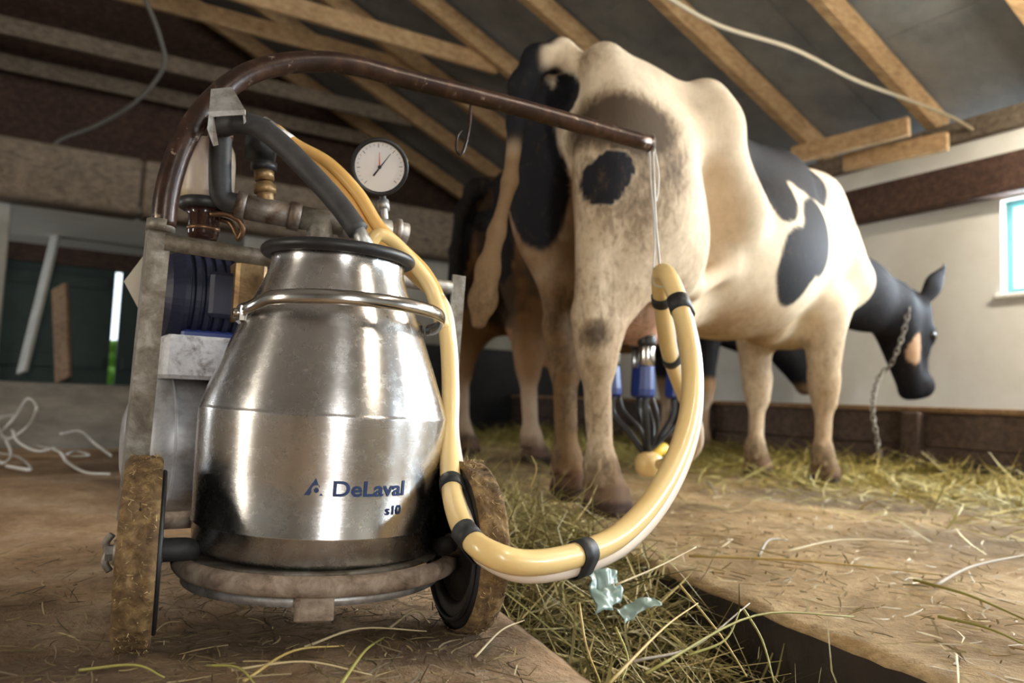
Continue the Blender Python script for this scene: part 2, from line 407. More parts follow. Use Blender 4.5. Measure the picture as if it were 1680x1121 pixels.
setp(mesh_obj('hedge', np.vstack([hV, hb]), hF, simple('hedge leaves', (.10, .26, .03), .8, col2=(.25, .45, .07), scale=14), None, True), 'bright green hedge glimpsed through the gap between the far doors', 'hedge')
def leaning(name, p, q, wid, th, mat, label, cat):
    m_ = MB(); beam_between(m_, p, q, wid, th, up=(-.5, -.6, .5)); return setp(m_.build(name, mat), label, cat)
leaning('leaning_board', P(36, 612, 6.1), P(92, 385, 6.5), .13, .03, M['dim_plaster'], 'pale board leaning in the passage beside the dark green door', 'board')
leaning('leaning_plank', P(104, 624, 6.45), P(98, 470, 6.62), .20, .03, M['wood_cap'], 'brown plank leaning against the dark green door', 'plank')
setp(MB().box(B(-.55, 6.15, .36), (.28, .2, .11), RB, .02).build('concrete_block', M['concrete']), 'small pale concrete block at the foot of the pale leaning board', 'block')

# ------------------------------------------------------------------ signed distance modelling for the cows
class Field:
    def __init__(s, lo, hi, h):
        s.h = h; s.lo = np.array(lo, float); s.n = np.ceil((np.array(hi) - s.lo) / h).astype(int) + 1
        s.ax = [s.lo[i] + h * np.arange(s.n[i]) for i in range(3)]
        s.F = np.full(s.n, 1.0)
    def _sl(s, lo, hi, mg=.13):
        i0 = np.clip(np.floor((np.array(lo) - mg - s.lo) / s.h).astype(int), 0, s.n - 1)
        i1 = np.clip(np.ceil((np.array(hi) + mg - s.lo) / s.h).astype(int) + 1, 1, s.n)
        sl = tuple(slice(a, b) for a, b in zip(i0, i1))
        return sl, s.ax[0][sl[0]][:, None, None], s.ax[1][sl[1]][None, :, None], s.ax[2][sl[2]][None, None, :]
    def _join(s, sl, d, k, sub=False):
        f = s.F[sl]
        if sub:
            h = np.clip(.5 - .5 * (f + d) / k, 0, 1); s.F[sl] = f * (1 - h) - d * h + k * h * (1 - h)
        else:
            h = np.clip(.5 + .5 * (f - d) / k, 0, 1); s.F[sl] = f * (1 - h) + d * h - k * h * (1 - h)
    def cap(s, a, b, r1, r2=None, k=.04, flat=None, ff=1.0, sub=False):
        """tapered capsule; flat = unit axis along which it is thinned (ff > 1)"""
        r2 = r1 if r2 is None else r2; a = np.array(a, float); b = np.array(b, float); R = max(r1, r2)
        sl, X, Y, Z = s._sl(np.minimum(a, b) - R, np.maximum(a, b) + R)
        ab = b - a; L = max(ab @ ab, 1e-9)
        px, py, pz = X - a[0], Y - a[1], Z - a[2]
        t = np.clip((px * ab[0] + py * ab[1] + pz * ab[2]) / L, 0, 1)
        qx, qy, qz = px - t * ab[0], py - t * ab[1], pz - t * ab[2]
        d2 = qx * qx + qy * qy + qz * qz
        if flat is not None:
            u = np.array(flat, float); u /= np.linalg.norm(u); c = qx * u[0] + qy * u[1] + qz * u[2]
            d2 = d2 + (ff * ff - 1) * c * c
        s._join(sl, np.sqrt(d2) - (r1 + (r2 - r1) * t), k, sub)
    def ell(s, c, r, k=.06, ry=0.0, rz=0.0, rx=0.0, sub=False):
        c = np.array(c, float); r = np.array(r, float); R = r.max()
        sl, X, Y, Z = s._sl(c - R, c + R)
        Mx = np.array((Matrix.Rotation(rz, 3, 'Z') @ Matrix.Rotation(ry, 3, 'Y') @ Matrix.Rotation(rx, 3, 'X')).transposed())
        x, y, z = X - c[0], Y - c[1], Z - c[2]
        q = [(Mx[i, 0] * x + Mx[i, 1] * y + Mx[i, 2] * z) for i in range(3)]
        k0 = np.sqrt(sum((q[i] / r[i]) ** 2 for i in range(3))); k1 = np.sqrt(sum((q[i] / r[i] ** 2) ** 2 for i in range(3))) + 1e-9
        s._join(sl, k0 * (k0 - 1) / k1, k, sub)
    def chain(s, pts, k=.03, flat=None, ff=1.0):
        for p, q in zip(pts[:-1], pts[1:]): s.cap(p[:3], q[:3], p[3], q[3], k, flat, ff)
    def mesh(s):
        F, h = s.F, s.h; ins = F < 0; nx, ny, nz = F.shape
        off = [(i, j, k) for i in (0, 1) for j in (0, 1) for k in (0, 1)]
        cnt = np.zeros((nx - 1, ny - 1, nz - 1), np.int8)
        for i, j, k in off: cnt += ins[i:nx - 1 + i, j:ny - 1 + j, k:nz - 1 + k]
        cells = np.argwhere((cnt > 0) & (cnt < 8)); idx = np.full(cnt.shape, -1, int); idx[tuple(cells.T)] = np.arange(len(cells))
        acc = np.zeros((len(cells), 3)); num = np.zeros(len(cells))
        for axis in range(3):
            for o in off:
                if o[axis]: continue
                p = cells + np.array(o); q = p.copy(); q[:, axis] += 1
                f0 = F[tuple(p.T)]; f1 = F[tuple(q.T)]; m = (f0 < 0) != (f1 < 0)
                t = np.where(m, f0 / np.where(m, f0 - f1, 1), 0)
                pt = p.astype(float); pt[:, axis] += t
                acc[m] += pt[m]; num[m] += 1
        V = s.lo + h * acc / num[:, None]
        faces = []
        for axis in range(3):
            u, v = (axis + 1) % 3, (axis + 2) % 3
            sl0 = [slice(None)] * 3; sl1 = [slice(None)] * 3; sl0[axis] = slice(0, -1); sl1[axis] = slice(1, None)
            a0, a1 = ins[tuple(sl0)], ins[tuple(sl1)]
            E = np.argwhere(a0 != a1); E = E[(E[:, u] > 0) & (E[:, v] > 0) & (E[:, u] < F.shape[u] - 1) & (E[:, v] < F.shape[v] - 1)]
            du = np.zeros(3, int); du[u] = 1; dv = np.zeros(3, int); dv[v] = 1
            q = np.stack([idx[tuple((E - du - dv).T)], idx[tuple((E - dv).T)], idx[tuple(E.T)], idx[tuple((E - du).T)]], 1)
            fl = ~a0[tuple(E.T)]; q[fl] = q[fl][:, ::-1]
            faces.append(q)
        return V, np.vstack(faces)

def coat_mat(name, rough=.75):
    m, nt, b = new_mat(name)
    at = nt.nodes.new('ShaderNodeAttribute'); at.attribute_name = 'coat'
    v = coords(nt); f = noise_tex(nt, v, 26, 6, .7); g = noise_tex(nt, coords(nt, (40, 40, 9)), 3, 4, .6)
    c = mix(nt, .35, at.outputs['Color'], ramp(nt, f, [(.3, (.62, .58, .52)), (.6, (1, 1, 1))]), 'MULTIPLY')
    da = nt.nodes.new('ShaderNodeAttribute'); da.attribute_name = 'dirt'
    fine = noise_tex(nt, coords(nt, (1, 1, .55)), 42, 8, .75, .5)
    sm = nt.nodes.new('ShaderNodeMath'); sm.operation = 'ADD'; nt.links.new(da.outputs['Fac'], sm.inputs[0]); nt.links.new(fine, sm.inputs[1])
    c = mix(nt, ramp(nt, sm.outputs[0], [(.56, (0, 0, 0)), (.92, (.62, .62, .62)), (1.0, (.68, .68, .68))]), c, (.20, .125, .062))
    s2 = nt.nodes.new('ShaderNodeMath'); s2.operation = 'SUBTRACT'; nt.links.new(sm.outputs[0], s2.inputs[0]); s2.inputs[1].default_value = .5
    c = mix(nt, ramp(nt, s2.outputs[0], [(.36, (0, 0, 0)), (.70, (.95, .95, .95))]), c, (.065, .045, .03))
    nt.links.new(c, b.inputs['Base Color']); b.inputs['Roughness'].default_value = rough
    b.inputs['Specular IOR Level'].default_value = .15
    bump(nt, b, g, .25, .006); return m
M['coat'] = coat_mat('cow coat')
M['eye'] = simple('wet dark eye', (.01, .008, .006), .08)
M['tag'] = simple('yellow ear tag', (.75, .50, .05), .5)

def sphere_mask(V, c, r, nz=.25, nsc=6.0):
    d = np.sqrt((((V - np.array(c)) / np.array(r)) ** 2).sum(1))
    return np.clip((1 - d + (vnoise(V, nsc, 3) - .5) * nz * 2) / .07 + .5, 0, 1)

def build_cow(name, label, loc, az, J, paint, h=.013, scale=1.0):
    """cow in its own frame: x towards the head, y to its left, z up, origin on the ground between the hind hooves"""
    fld = Field((-.55, -.70, -.02), (3.0, .62, 1.50), h)
    fl = J.get('len', 1.0)
    # ---- trunk
    fld.ell((1.02, 0, 1.01), (.56, .315, .35), .10)
    fld.ell((.84, 0, .91), (.50, .325, .325), .10)
    fld.ell((1.50, 0, 1.04), (.35, .265, .36), .10)
    fld.ell((.40, 0, 1.10), (.32, .20, .25), .10)
    fld.cap((.05, 0, 1.31), (1.42, 0, 1.32), .070, .085, .09)
    fld.cap((1.30, 0, 1.34), (1.66, 0, 1.34), .080, .085, .08)
    fld.cap((1.00, -.14, 1.27), (1.52, -.12, 1.28), .08, .09, .09); fld.cap((1.00, .14, 1.27), (1.52, .12, 1.28), .08, .09, .09)
    # ---- pelvis
    fld.ell((.08, 0, 1.15), (.26, .19, .20), .08)
    fld.cap((-.14, 0, 1.335), (.18, 0, 1.345), .045, .05, .07)
    for s in (-1, 1):
        fld.cap((.28, s * .230, 1.328), (.33, s * .250, 1.25), .048, .06, .09)
        fld.cap((.31, s * .235, 1.24), (.50, s * .25, 1.00), .07, .09, .12); fld.cap((.27, s * .21, 1.22), (.10, s * .19, 1.14), .08, .09, .10)
        fld.cap((.29, s * .22, 1.315), (.27, 0, 1.32), .045, .05, .06)
        fld.cap((.29, s * .22, 1.295), (-.12, s * .125, 1.325), .046, .046, .06)
        fld.cap((-.135, s * .115, 1.325), (-.12, s * .13, 1.20), .046, .07, .07)
        fld.cap((1.05, s * .16, 1.24), (.45, s * .15, 1.24), .08, .07, .10)
    # ---- hind legs
    for s, hf in ((-1, J['hr']), (1, J['hl'])):
        hx, hy = hf[0], hf[1]
        hk = np.array((hx - .05, hy - s * .005, .50))
        fld.ell((.00 + .25 * hx, s * .165, 1.02), (.21, .115, .30), .08, ry=.12)
        fld.ell((.14 + .3 * hx, s * .195, .88), (.19, .11, .25), .09, ry=-.35)
        fld.cap((.08 + .5 * hx, s * .18 + .3 * (hy - s * .17), .84), hk + (.02, 0, .06), .165, .082, .07, (0, 1, 0), 1.35)
        fld.cap((-.12 + .4 * hx, s * .14, 1.02), hk + (-.05, 0, .10), .075, .034, .06)
        fld.cap(hk + (-.055, 0, .055), hk + (-.02, 0, -.03), .042, .050, .03)
        fld.cap(hk + (.02, 0, .03), hk + (.008, 0, -.07), .066, .054, .03)
        fld.cap(hk + (.0, 0, -.06), (hx - .02, hy, .15), .044, .038, .03, (0, 1, 0), 1.1)
        hoof(fld, hx, hy)
    # ---- fore legs
    for s, hf in ((-1, J['fr']), (1, J['fl'])):
        hx, hy = hf[0], hf[1]; dx = hx - 1.5
        fld.cap((1.46, s * .14, 1.26), (1.68 + .2 * dx, s * .20, .93), .09, .115, .09)
        fld.cap((1.68 + .2 * dx, s * .19, .90), (1.48 + .4 * dx, s * .175, .76), .10, .085, .07)
        fld.cap((1.49 + .4 * dx, s * .175, .78), (hx - .01, hy, .43), .100, .060, .06)
        fld.cap((1.41 + .4 * dx, s * .18, .80), (1.41 + .5 * dx, s * .17, .76), .05, .045, .05)
        fld.cap((hx - .0, hy, .46), (hx + .004, hy, .37), .064, .056, .03)
        fld.cap((hx, hy, .38), (hx - .01, hy, .15), .042, .037, .03, (0, 1, 0), 1.1)
        hoof(fld, hx, hy)
    # ---- brisket, udder, belly fold
    fld.cap((1.62, 0, .92), (1.55, 0, .70), .15, .09, .10)
    fld.cap((1.60, 0, .72), (1.25, 0, .68), .07, .09, .09)
    ud = J.get('udder', 1.0)
    fld.ell((.27, 0, .68), (.22, .155, .165 * ud), .06)
    fld.ell((.42, 0, .70), (.22, .145, .14 * ud), .06)
    for tx, ty in ((.22, .07), (.22, -.07), (.40, .075), (.40, -.075)):
        fld.cap((tx, ty, .57), (tx, ty, .48), .03, .014, .03)
    fld.cap((.50, -.20, .80), (.30, -.19, .70), .03, .03, .07); fld.cap((.50, .20, .80), (.30, .19, .70), .03, .03, .07)
    # ---- tail
    fld.chain(J['tail'], .03)
    # ---- neck
    nk = J['neck']
    for (p, q) in zip(nk[:-1], nk[1:]):
        fld.cap(p[:3], q[:3], p[3], q[3], .09, (0, 1, 0), 1.25)
    fld.cap((1.60, 0, .90), nk[-1][:3], .15, .10, .10, (0, 1, 0), 1.3)
    # ---- head
    po = np.array(J['poll']); mu = np.array(J['muzzle']); ax = (mu - po); hl = np.linalg.norm(ax); ax /= hl
    fw = np.array(J['brow'], float); fw -= ax * (fw @ ax); fw /= np.linalg.norm(fw); sd = np.cross(fw, ax)
    def H(t, f, s_): return po + ax * (t * hl) + fw * f + sd * s_
    fld.cap(H(.02, -.01, 0), H(.42, .01, 0), .098, .092, .04)                      # cranium
    fld.cap(H(.10, .05, .045), H(.36, .055, .04), .06, .055, .03); fld.cap(H(.10, .05, -.045), H(.36, .055, -.04), .06, .055, .03)
    fld.cap(H(.36, .03, 0), H(.90, .010, 0), .078, .060, .05)                      # bridge of the nose
    fld.cap(H(.30, -.12, .03), H(.85, -.06, .02), .075, .045, .05); fld.cap(H(.30, -.12, -.03), H(.85, -.06, -.02), .075, .045, .05)   # jaws
    fld.ell(H(.22, -.08, 0), (.10, .085, .11), .05)
    fld.cap(H(.93, .01, .03), H(.93, .01, -.03), .062, .062, .04); fld.cap(H(.98, -.045, .02), H(.98, -.045, -.02), .042, .042, .03)     # muzzle, lip
    for s in (-1, 1):
        fld.cap(H(.34, .065, s * .075), H(.40, .06, s * .08), .036, .028, .03)     # brow ridge over the eye
        fld.cap(H(.965, .045, s * .035), H(.985, .052, s * .03), .012, .010, .008, sub=True)   # nostril
        e0 = H(.06, -.02, s * .09); e1 = e0 + np.array(J['ear'][0 if s < 0 else 1])
        mid = e0 * .45 + e1 * .55; en = np.array(J.get('earn', fw), float)
        fld.cap(e0, mid, .034, .070, .03, en, 3.0); fld.cap(mid, e1, .070, .026, .03, en, 3.2)
    fld.cap(nk[-1][:3], H(.10, -.03, 0), nk[-1][3], .10, .07)
    V, Fq = fld.mesh()
    o = mesh_obj(name, V, Fq, M['coat'], None, True)
    C = paint(V, H, hl)
    at = o.data.color_attributes.new('coat', 'FLOAT_COLOR', 'POINT')
    at.data.foreach_set('color', np.hstack([C, np.ones((len(C), 1))]).astype(np.float32).ravel())
    ad = o.data.attributes.new('dirt', 'FLOAT', 'POINT'); ad.data.foreach_set('value', (J['dirt'](V) * (.06 + .94 * sstep(C.mean(1), .03, .2)) if 'dirt' in J else np.zeros(len(V))).astype(np.float32))
    o.location = loc; o.rotation_euler = (0, 0, math.pi / 2 - math.radians(az))
    o.scale = (scale,) * 3
    setp(o, label, 'cow')
    for s in (-1, 1):
        c = H(.385, .045, s * .098)
        e = MB().lathe([(.001, -.024), (.014, -.02), (.0225, -.008), (.0225, .008), (.014, .02), (.001, .024)], None, c, 16).build('eye', M['eye'], None, True)
        e.parent = o
    return o, H, hl
def hoof(fld, hx, hy):
    fld.cap((hx - .02, hy, .14), (hx - .01, hy, .125), .050, .048, .03)
    for s in (-1, 1):
        fld.cap((hx - .005, hy + s * .012, .11), (hx + .03, hy + s * .024, .065), .036, .038, .025)
        fld.cap((hx - .012, hy + s * .027, .022), (hx + .065, hy + s * .026, .018), .034, .024, .02)
        fld.cap((hx + .0, hy + s * .026, .05), (hx + .045, hy + s * .025, .03), .040, .034, .02)
    fld.cap((hx - .055, hy + .02, .095), (hx - .06, hy + .02, .085), .014, .012, .01); fld.cap((hx - .055, hy - .02, .095), (hx - .06, hy - .02, .085), .014, .012, .01)

WHITE = np.array((.76, .64, .48)); BLACK = np.array((.013, .013, .017)); PINK = np.array((.62, .36, .27))
MUD = np.array((.115, .075, .038)); TAN = np.array((.40, .25, .13)); HOOFC = np.array((.055, .035, .028))
def lay(C, m, col): return C * (1 - m[:, None]) + np.array(col) * m[:, None]
def sstep(x, a, b): t = np.clip((x - a) / (b - a), 0, 1); return t * t * (3 - 2 * t)

def paint_main(V, H, hl):
    x, y, z = V.T; C = np.tile(WHITE, (len(V), 1)); n = vnoise(V, 5, 4); n2 = vnoise(V, 14, 3)
    C = lay(C, sstep(n, .45, .75) * .35, TAN)
    # warm dirty legs and belly
    C = lay(C, (1 - sstep(z, .45, .80)) * (x < .75) * np.clip(.30 + (n - .5) * 1.6, 0, .85), TAN)
    C = lay(C, (1 - sstep(z, .60, .78)) * (x >= .55) * np.clip(.35 + (n - .45) * 1.2, 0, .7), TAN)
    hair = sphere_mask(V, (.27, 0, .60), (.26, .15, .17), .05); C = lay(C, hair * .95, PINK)
    C = lay(C, (sstep(x, .03, -.08)) * (1 - sstep(z, .92, 1.05)) * (z > .30) * np.clip(.55 + (n2 - .5) * 1.5, 0, .9) * sstep(y, -.13, -.08), (.26, .12, .055))
    C = lay(C, sstep(y, .02, .05) * (x < .35) * (1 - sstep(z, .80, .98)) * np.clip(.75 + (n2 - .5) * 1.0, 0, .95), (.20, .105, .045))
    # black patches
    for c, r in PATCH_MAIN: C = lay(C, sphere_mask(V, c, r, .16, 7), BLACK)
    C = lay(C, sstep(x + .35 * (z - .9) + (n - .5) * .15, 1.75, 1.79), BLACK)
    C = lay(C, sstep(x, 2.28, 2.30) * sphere_mask(V, H(.50, -.10, -.07), (.05, .07, .085), .2, 9), (.42, .27, .17))
    tl = (x < -.19) * sstep(y, -.02, .0); C = lay(C, tl * sstep(z, 1.00, 1.08), BLACK)
    C = lay(C, (x < -.265) * (y > 0) * (1 - sstep(z, 1.00, 1.10)) * (z > .52), (.24, .155, .085))
    return hooves(C, V, n2)
def hooves(C, V, n2):
    x, y, z = V.T
    C = lay(C, (1 - sstep(z + (n2 - .5) * .06, .085, .14)) * .9, (.11, .06, .045))
    return lay(C, 1 - sstep(z, .035, .055), HOOFC)
PATCH_MAIN = [((-.235, -.205, .925), (.068, .075, .070)), ((-.21, -.23, .965), (.06, .06, .06)), ((-.16, .115, 1.05), (.15, .105, .30)), ((-.16, .0, 1.24), (.06, .06, .075)),
              ((.68, -.15, 1.27), (.27, .20, .15)), ((.74, -.28, 1.10), (.10, .09, .11)), ((1.06, -.20, 1.26), (.28, .19, .12)),
              ((.84, -.33, .84), (.15, .14, .145)), ((1.02, -.33, .985), (.155, .14, .16)), ((.93, -.33, .91), (.12, .12, .12))]
def soft(V, c, r): d = np.sqrt((((V - np.array(c)) / np.array(r)) ** 2).sum(1)); return np.clip(1.35 - d, 0, 1)
def dirt_main(V):
    x, y, z = V.T
    d = soft(V, (-.14, -.20, 1.10), (.18, .18, .105)) * 1.25
    d = np.maximum(d, soft(V, (-.13, -.22, .94), (.24, .19, .26)) * .50)
    d = np.maximum(d, soft(V, (-.02, -.28, 1.0), (.11, .12, .15)) * .55)
    d = np.maximum(d, soft(V, (-.14, -.10, 1.33), (.10, .07, .06)) * .50)
    d = np.maximum(d, (1 - sstep(z, .62, .92)) * (x < .2) * .34)
    d = np.maximum(d, (1 - sstep(z, .62, .80)) * (x < .25) * (y > 0) * .50)
    d = np.maximum(d, soft(V, (-.20, -.17, .51), (.06, .06, .06)) * .75)
    d = np.maximum(d, (1 - sstep(z, .58, .74)) * (x > .45) * .26)
    d = np.maximum(d, (1 - sstep(z, .14, .28)) * .48)
    return d * (x < 1.9)
HW = lambda o, az: (lambda p: ((p.x - o[0]) * math.sin(math.radians(az)) + (p.y - o[1]) * math.cos(math.radians(az)), -(p.x - o[0]) * math.cos(math.radians(az)) + (p.y - o[1]) * math.sin(math.radians(az)), p.z))
O1, AZ1 = (.24, 2.37), 42.7
L1 = HW(O1, AZ1)
J1 = dict(dirt=dirt_main, hr=(-.10, -.145), hl=(.09, .13), fr=(1.50, -.17), fl=(1.57, .17),
          tail=[(-.10, 0, 1.35, .05), (-.18, .01, 1.37, .045), (-.26, .03, 1.33, .042), (-.305, .045, 1.24, .038), (-.318, .05, 1.128, .026), (-.325, .06, .95, .020), (-.345, .085, .80, .022), (-.36, .10, .69, .032), (-.365, .11, .60, .038), (-.369, .12, .535, .022)],
          neck=[(1.52, 0, 1.13, .23), (1.80, -.05, 1.00, .19), (2.08, -.14, .92, .155), (2.30, -.20, .87, .13)],
          poll=L1(P(1484, 500, 4.03)), muzzle=L1(P(1503, 645, 4.03)), brow=(1, -.25, .12),
          ear=((.06, -.10, .21), (.10, .16, .06)), earn=(.3, .95, .3))
cow1, HD1, HL1 = build_cow('cow', 'black and white cow being milked, white rump and black head lowered to the trough', (O1[0], O1[1], 0), AZ1, J1, paint_main)
tg = MB().box(HD1(.0, 0, -.10) + np.array((.03, -.05, .10)), (.006, .03, .045), None, .002).build('ear_tag', M['tag']); tg.parent = cow1

def paint_second(V, H, hl):
    x, y, z = V.T; C = np.tile(np.array((.055, .035, .022)), (len(V), 1)); n = vnoise(V, 4, 4); n2 = vnoise(V, 14, 3)
    C = lay(C, sstep(n, .50, .62) * (z < 1.2), (.16, .085, .035))
    C = lay(C, sstep(z + (n - .5) * .3, 1.25, 1.30) * (x > -.1) * (y < .05), (.30, .18, .085))
    C = lay(C, (1 - sstep(z + (n - .5) * .25, .50, .72)) * .9, (.33, .20, .11))
    C = lay(C, (1 - sstep(z, .28, .45)) * .8, (.52, .40, .30))
    C = lay(C, sphere_mask(V, (.27, 0, .60), (.24, .2, .15), .1), (.35, .18, .10))
    C = lay(C, sstep(x + (n - .5) * .4, 1.0, 1.1) * sstep(z, .45, .5), BLACK)
    C = lay(C, sstep(x, 1.9, 1.91) * sphere_mask(V, H(.97, .0, 0), (.09, .09, .07), .1, 9), (.26, .14, .11))
    C = lay(C, (x < -.17) * (z > .5), (.012, .011, .012))
    return hooves(C, V, n2)
O2, AZ2 = (-.04, 3.92), 47.0
L2 = HW(O2, AZ2)
J2 = dict(hr=(.04, -.19), hl=(.05, .33), fr=(1.52, -.16), fl=(1.60, .16),
          tail=[(-.12, 0, 1.33, .045), (-.20, .03, 1.32, .04), (-.24, .08, 1.20, .034), (-.25, .10, 1.0, .03), (-.25, .10, .8, .035), (-.24, .10, .62, .03)],
          neck=[(1.52, 0, 1.08, .22), (1.75, -.03, .98, .18), (1.98, -.08, .88, .15), (2.12, -.12, .80, .12)],
          poll=L2(P(1288, 565, 5.25)), muzzle=L2(P(1312, 640, 5.25)), brow=(1, -.2, .3),
          ear=((-.06, -.14, .03), (.06, .15, .05)), earn=(.3, .2, .9))
cow2, HD2, HL2 = build_cow('cow', 'dark brown and black cow standing in the shade behind the white one', (O2[0], O2[1], 0), AZ2, J2, paint_second, .016, 1.05)

# ------------------------------------------------------------------ feed trough along the window wall
def GP(px, py, z=0.0):
    """point of the horizontal plane at height z seen at a pixel"""
    d = _Fw + _R * ((px - 840) / F_PX) - _U * ((py - 560.5) / F_PX)
    return CAMP + d * ((z - CAM_H) / d.z)
tr = setp(empty('feed_trough', B(3.9, 2.5, 0)), 'long low feed trough of dark boards in front of the white wall', 'trough')
TN = 3.60
for k in range(3):
    a0 = -1.6 + 2.6 * k
    for z0_, z1_, dn in ((-.02, .165, .0), (.17, .335, .006)):
        m_ = MB(); bbox_b(m_, TN + dn, TN + dn + .05, a0, a0 + 2.59, z0_, z1_, .006); m_.build('plank', M['wood_trough'], tr)
    m_ = MB(); bbox_b(m_, TN - .015, TN + .085, a0, a0 + 2.595, .336, .362, .005); m_.build('rail', M['wood_cap'], tr)
    m_ = MB(); bbox_b(m_, 4.42, 4.46, a0, a0 + 2.59, -.02, .36, .006); m_.build('back_board', M['wood_trough'], tr)
    m_ = MB(); bbox_b(m_, TN + .05, 4.42, a0, a0 + 2.59, .06, .10); m_.build('bottom_board', M['wood_trough'], tr)
    m_ = MB(); bbox_b(m_, TN - .06, TN + .0, a0 + 1.2, a0 + 1.29, -.02, .335, .006); m_.build('stake', M['wood_trough'], tr)
cpx = P(1671, 697, 3.38)
MB().lathe([(.001, 0), (.016, .001), (.022, .008), (.018, .018), (.001, .022)], basis((-.866, -.5, 0)), B(TN - .0, B(0, 0).y, 0) * 0 + cpx, 16).build('white_knob', M['rope_white'], tr, True)

# ------------------------------------------------------------------ hay
hm, nt, b_ = new_mat('hay blades'); at = nt.nodes.new('ShaderNodeAttribute'); at.attribute_name = 'col'
nt.links.new(at.outputs['Color'], b_.inputs['Base Color']); b_.inputs['Roughness'].default_value = .6
M['hay'] = hm
def blades(name, base, L, rise, wid, cols, parent=None, extra=None, segs=3, droop=.0):
    """many grass blades as one mesh: base (n,3), L, rise, wid (n,), cols (n,3)"""
    n = len(base); th = RNG.uniform(0, 2 * np.pi, n); d = np.stack([np.cos(th), np.sin(th), np.zeros(n)], 1)
    side = np.stack([-np.sin(th), np.cos(th), np.zeros(n)], 1); cur = RNG.normal(0, .22, n); tilt = RNG.uniform(-.8, .8, n)
    wv = side * np.cos(tilt)[:, None]; wv[:, 2] += np.sin(tilt)
    V = np.zeros((n, segs + 1, 2, 3))
    for k in range(segs + 1):
        t = k / segs
        p = base + d * (L * (t - .5))[:, None] + side * (cur * L * (t * t - t))[:, None] * 2
        p[:, 2] += rise * t - droop * L * t * t
        wk = wid * (1 - .75 * t) if k == segs else wid
        V[:, k, 0] = p - wv * (wk / 2)[:, None]; V[:, k, 1] = p + wv * (wk / 2)[:, None]
    st = 2 * (segs + 1); b0 = (np.arange(n) * st)[:, None]
    Fq = np.concatenate([b0 + np.array([2 * k, 2 * k + 1, 2 * k + 3, 2 * k + 2]) for k in range(segs)])
    VV = V.reshape(-1, 3); CC = np.repeat(cols, st, 0)
    if extra is not None:
        eV, eF, eC = extra; Fl = [tuple(f) for f in Fq] + [tuple(i + len(VV) for i in f) for f in eF]
        VV = np.vstack([VV, eV]); CC = np.vstack([CC, eC])
    else: Fl = Fq
    o = mesh_obj(name, VV, Fl, M['hay'], parent)
    a_ = o.data.color_attributes.new('col', 'FLOAT_COLOR', 'POINT'); a_.data.foreach_set('color', np.hstack([CC, np.ones((len(CC), 1))]).astype(np.float32).ravel())
    return o
def hay_cols(n, a, b, dark=.5):
    t = RNG.uniform(0, 1, (n, 1)); c = np.array(a) * (1 - t) + np.array(b) * t
    return c * RNG.uniform(dark, 1.15, (n, 1))
def frame_pts(fr, u, v, z):
    ex, ey = np.array(fr(1, 0)), np.array(fr(0, 1)); p = u[:, None] * ex + v[:, None] * ey; p[:, 2] = z; return p
def mound(fr, us, vs, zf, col):
    U, Vv = np.meshgrid(us, vs, indexing='ij'); p = frame_pts(fr, U.ravel(), Vv.ravel(), np.zeros(U.size)); p[:, 2] = zf(p, U.ravel(), Vv.ravel())
    nv = len(vs); Fc = [(i * nv + j, (i + 1) * nv + j, (i + 1) * nv + j + 1, i * nv + j + 1) for i in range(len(us) - 1) for j in range(nv - 1)]
    c = np.array(col) * (.5 + vnoise(p, 40, 3))[:, None]; return p, Fc, c
def gut_top(g): return -.175 + .19 * sstep(g, .85, 1.55)
n = 11000; g_ = .72 + 5.2 * RNG.uniform(0, 1, n) ** 1.7; m__ = RNG.uniform(M_NEAR + .01, M_FAR - .01, n)
p_ = frame_pts(G, m__, g_, gut_top(g_) + RNG.uniform(-.05, .045, n))
ex_ = mound(G, lin((M_NEAR + .002, M_FAR - .002, 24)), lin((.8, 6, 160)), lambda p, u, v: gut_top(v) - .035 + (vnoise(p, 14, 3) - .5) * .07, (.085, .065, .025))
hay_g = setp(blades('hay_pile', p_, RNG.uniform(.05, .22, n), RNG.normal(.02, .05, n), RNG.uniform(.0014, .0042, n), hay_cols(n, (.26, .22, .06), (.56, .45, .19), .4), extra=ex_),
             'loose green and straw coloured hay filling the dung gutter beside the wheel', 'hay', kind='stuff')
n = 14000; nn_ = TN - .06 - np.abs(RNG.normal(0, .55, n)); aa_ = RNG.uniform(-1.2, 5.8, n)
p_ = frame_pts(B, nn_, aa_, .012 + .07 * np.exp(-((TN - nn_) / .3) ** 2) * RNG.uniform(0, 1.3, n))
ex_ = mound(B, lin((TN - .6, TN - .01, 16)), lin((-1.2, 5.9, 120)), lambda p, u, v: -.012 + .06 * sstep(u, TN - .6, TN - .1) + (vnoise(p, 7, 3) - .5) * .05, (.17, .135, .04))
setp(blades('hay_bed', p_, RNG.uniform(.06, .26, n), RNG.normal(.015, .04, n), RNG.uniform(.002, .006, n), hay_cols(n, (.30, .26, .06), (.60, .50, .17), .6), extra=ex_),
     'yellow green hay strewn along the foot of the feed trough', 'hay', kind='stuff')
n = 6500; m__ = M_FAR + .02 + np.abs(RNG.normal(0, .8, n)); g_ = RNG.uniform(-.4, 4.5, n)
setp(blades('straw_litter', frame_pts(G, m__, g_, RNG.uniform(.004, .02, n)), RNG.uniform(.006, .10, n) * RNG.uniform(.3, 1, n), RNG.normal(0, .006, n), RNG.uniform(.0015, .004, n), hay_cols(n, (.26, .19, .075), (.55, .43, .22))),
     'short straw bits littering the cow stand', 'straw', kind='stuff')
n = 4200; m__ = M_NEAR - .02 - np.abs(RNG.normal(0, .40, n)) - .05; g_ = RNG.uniform(.35, 1.7, n)
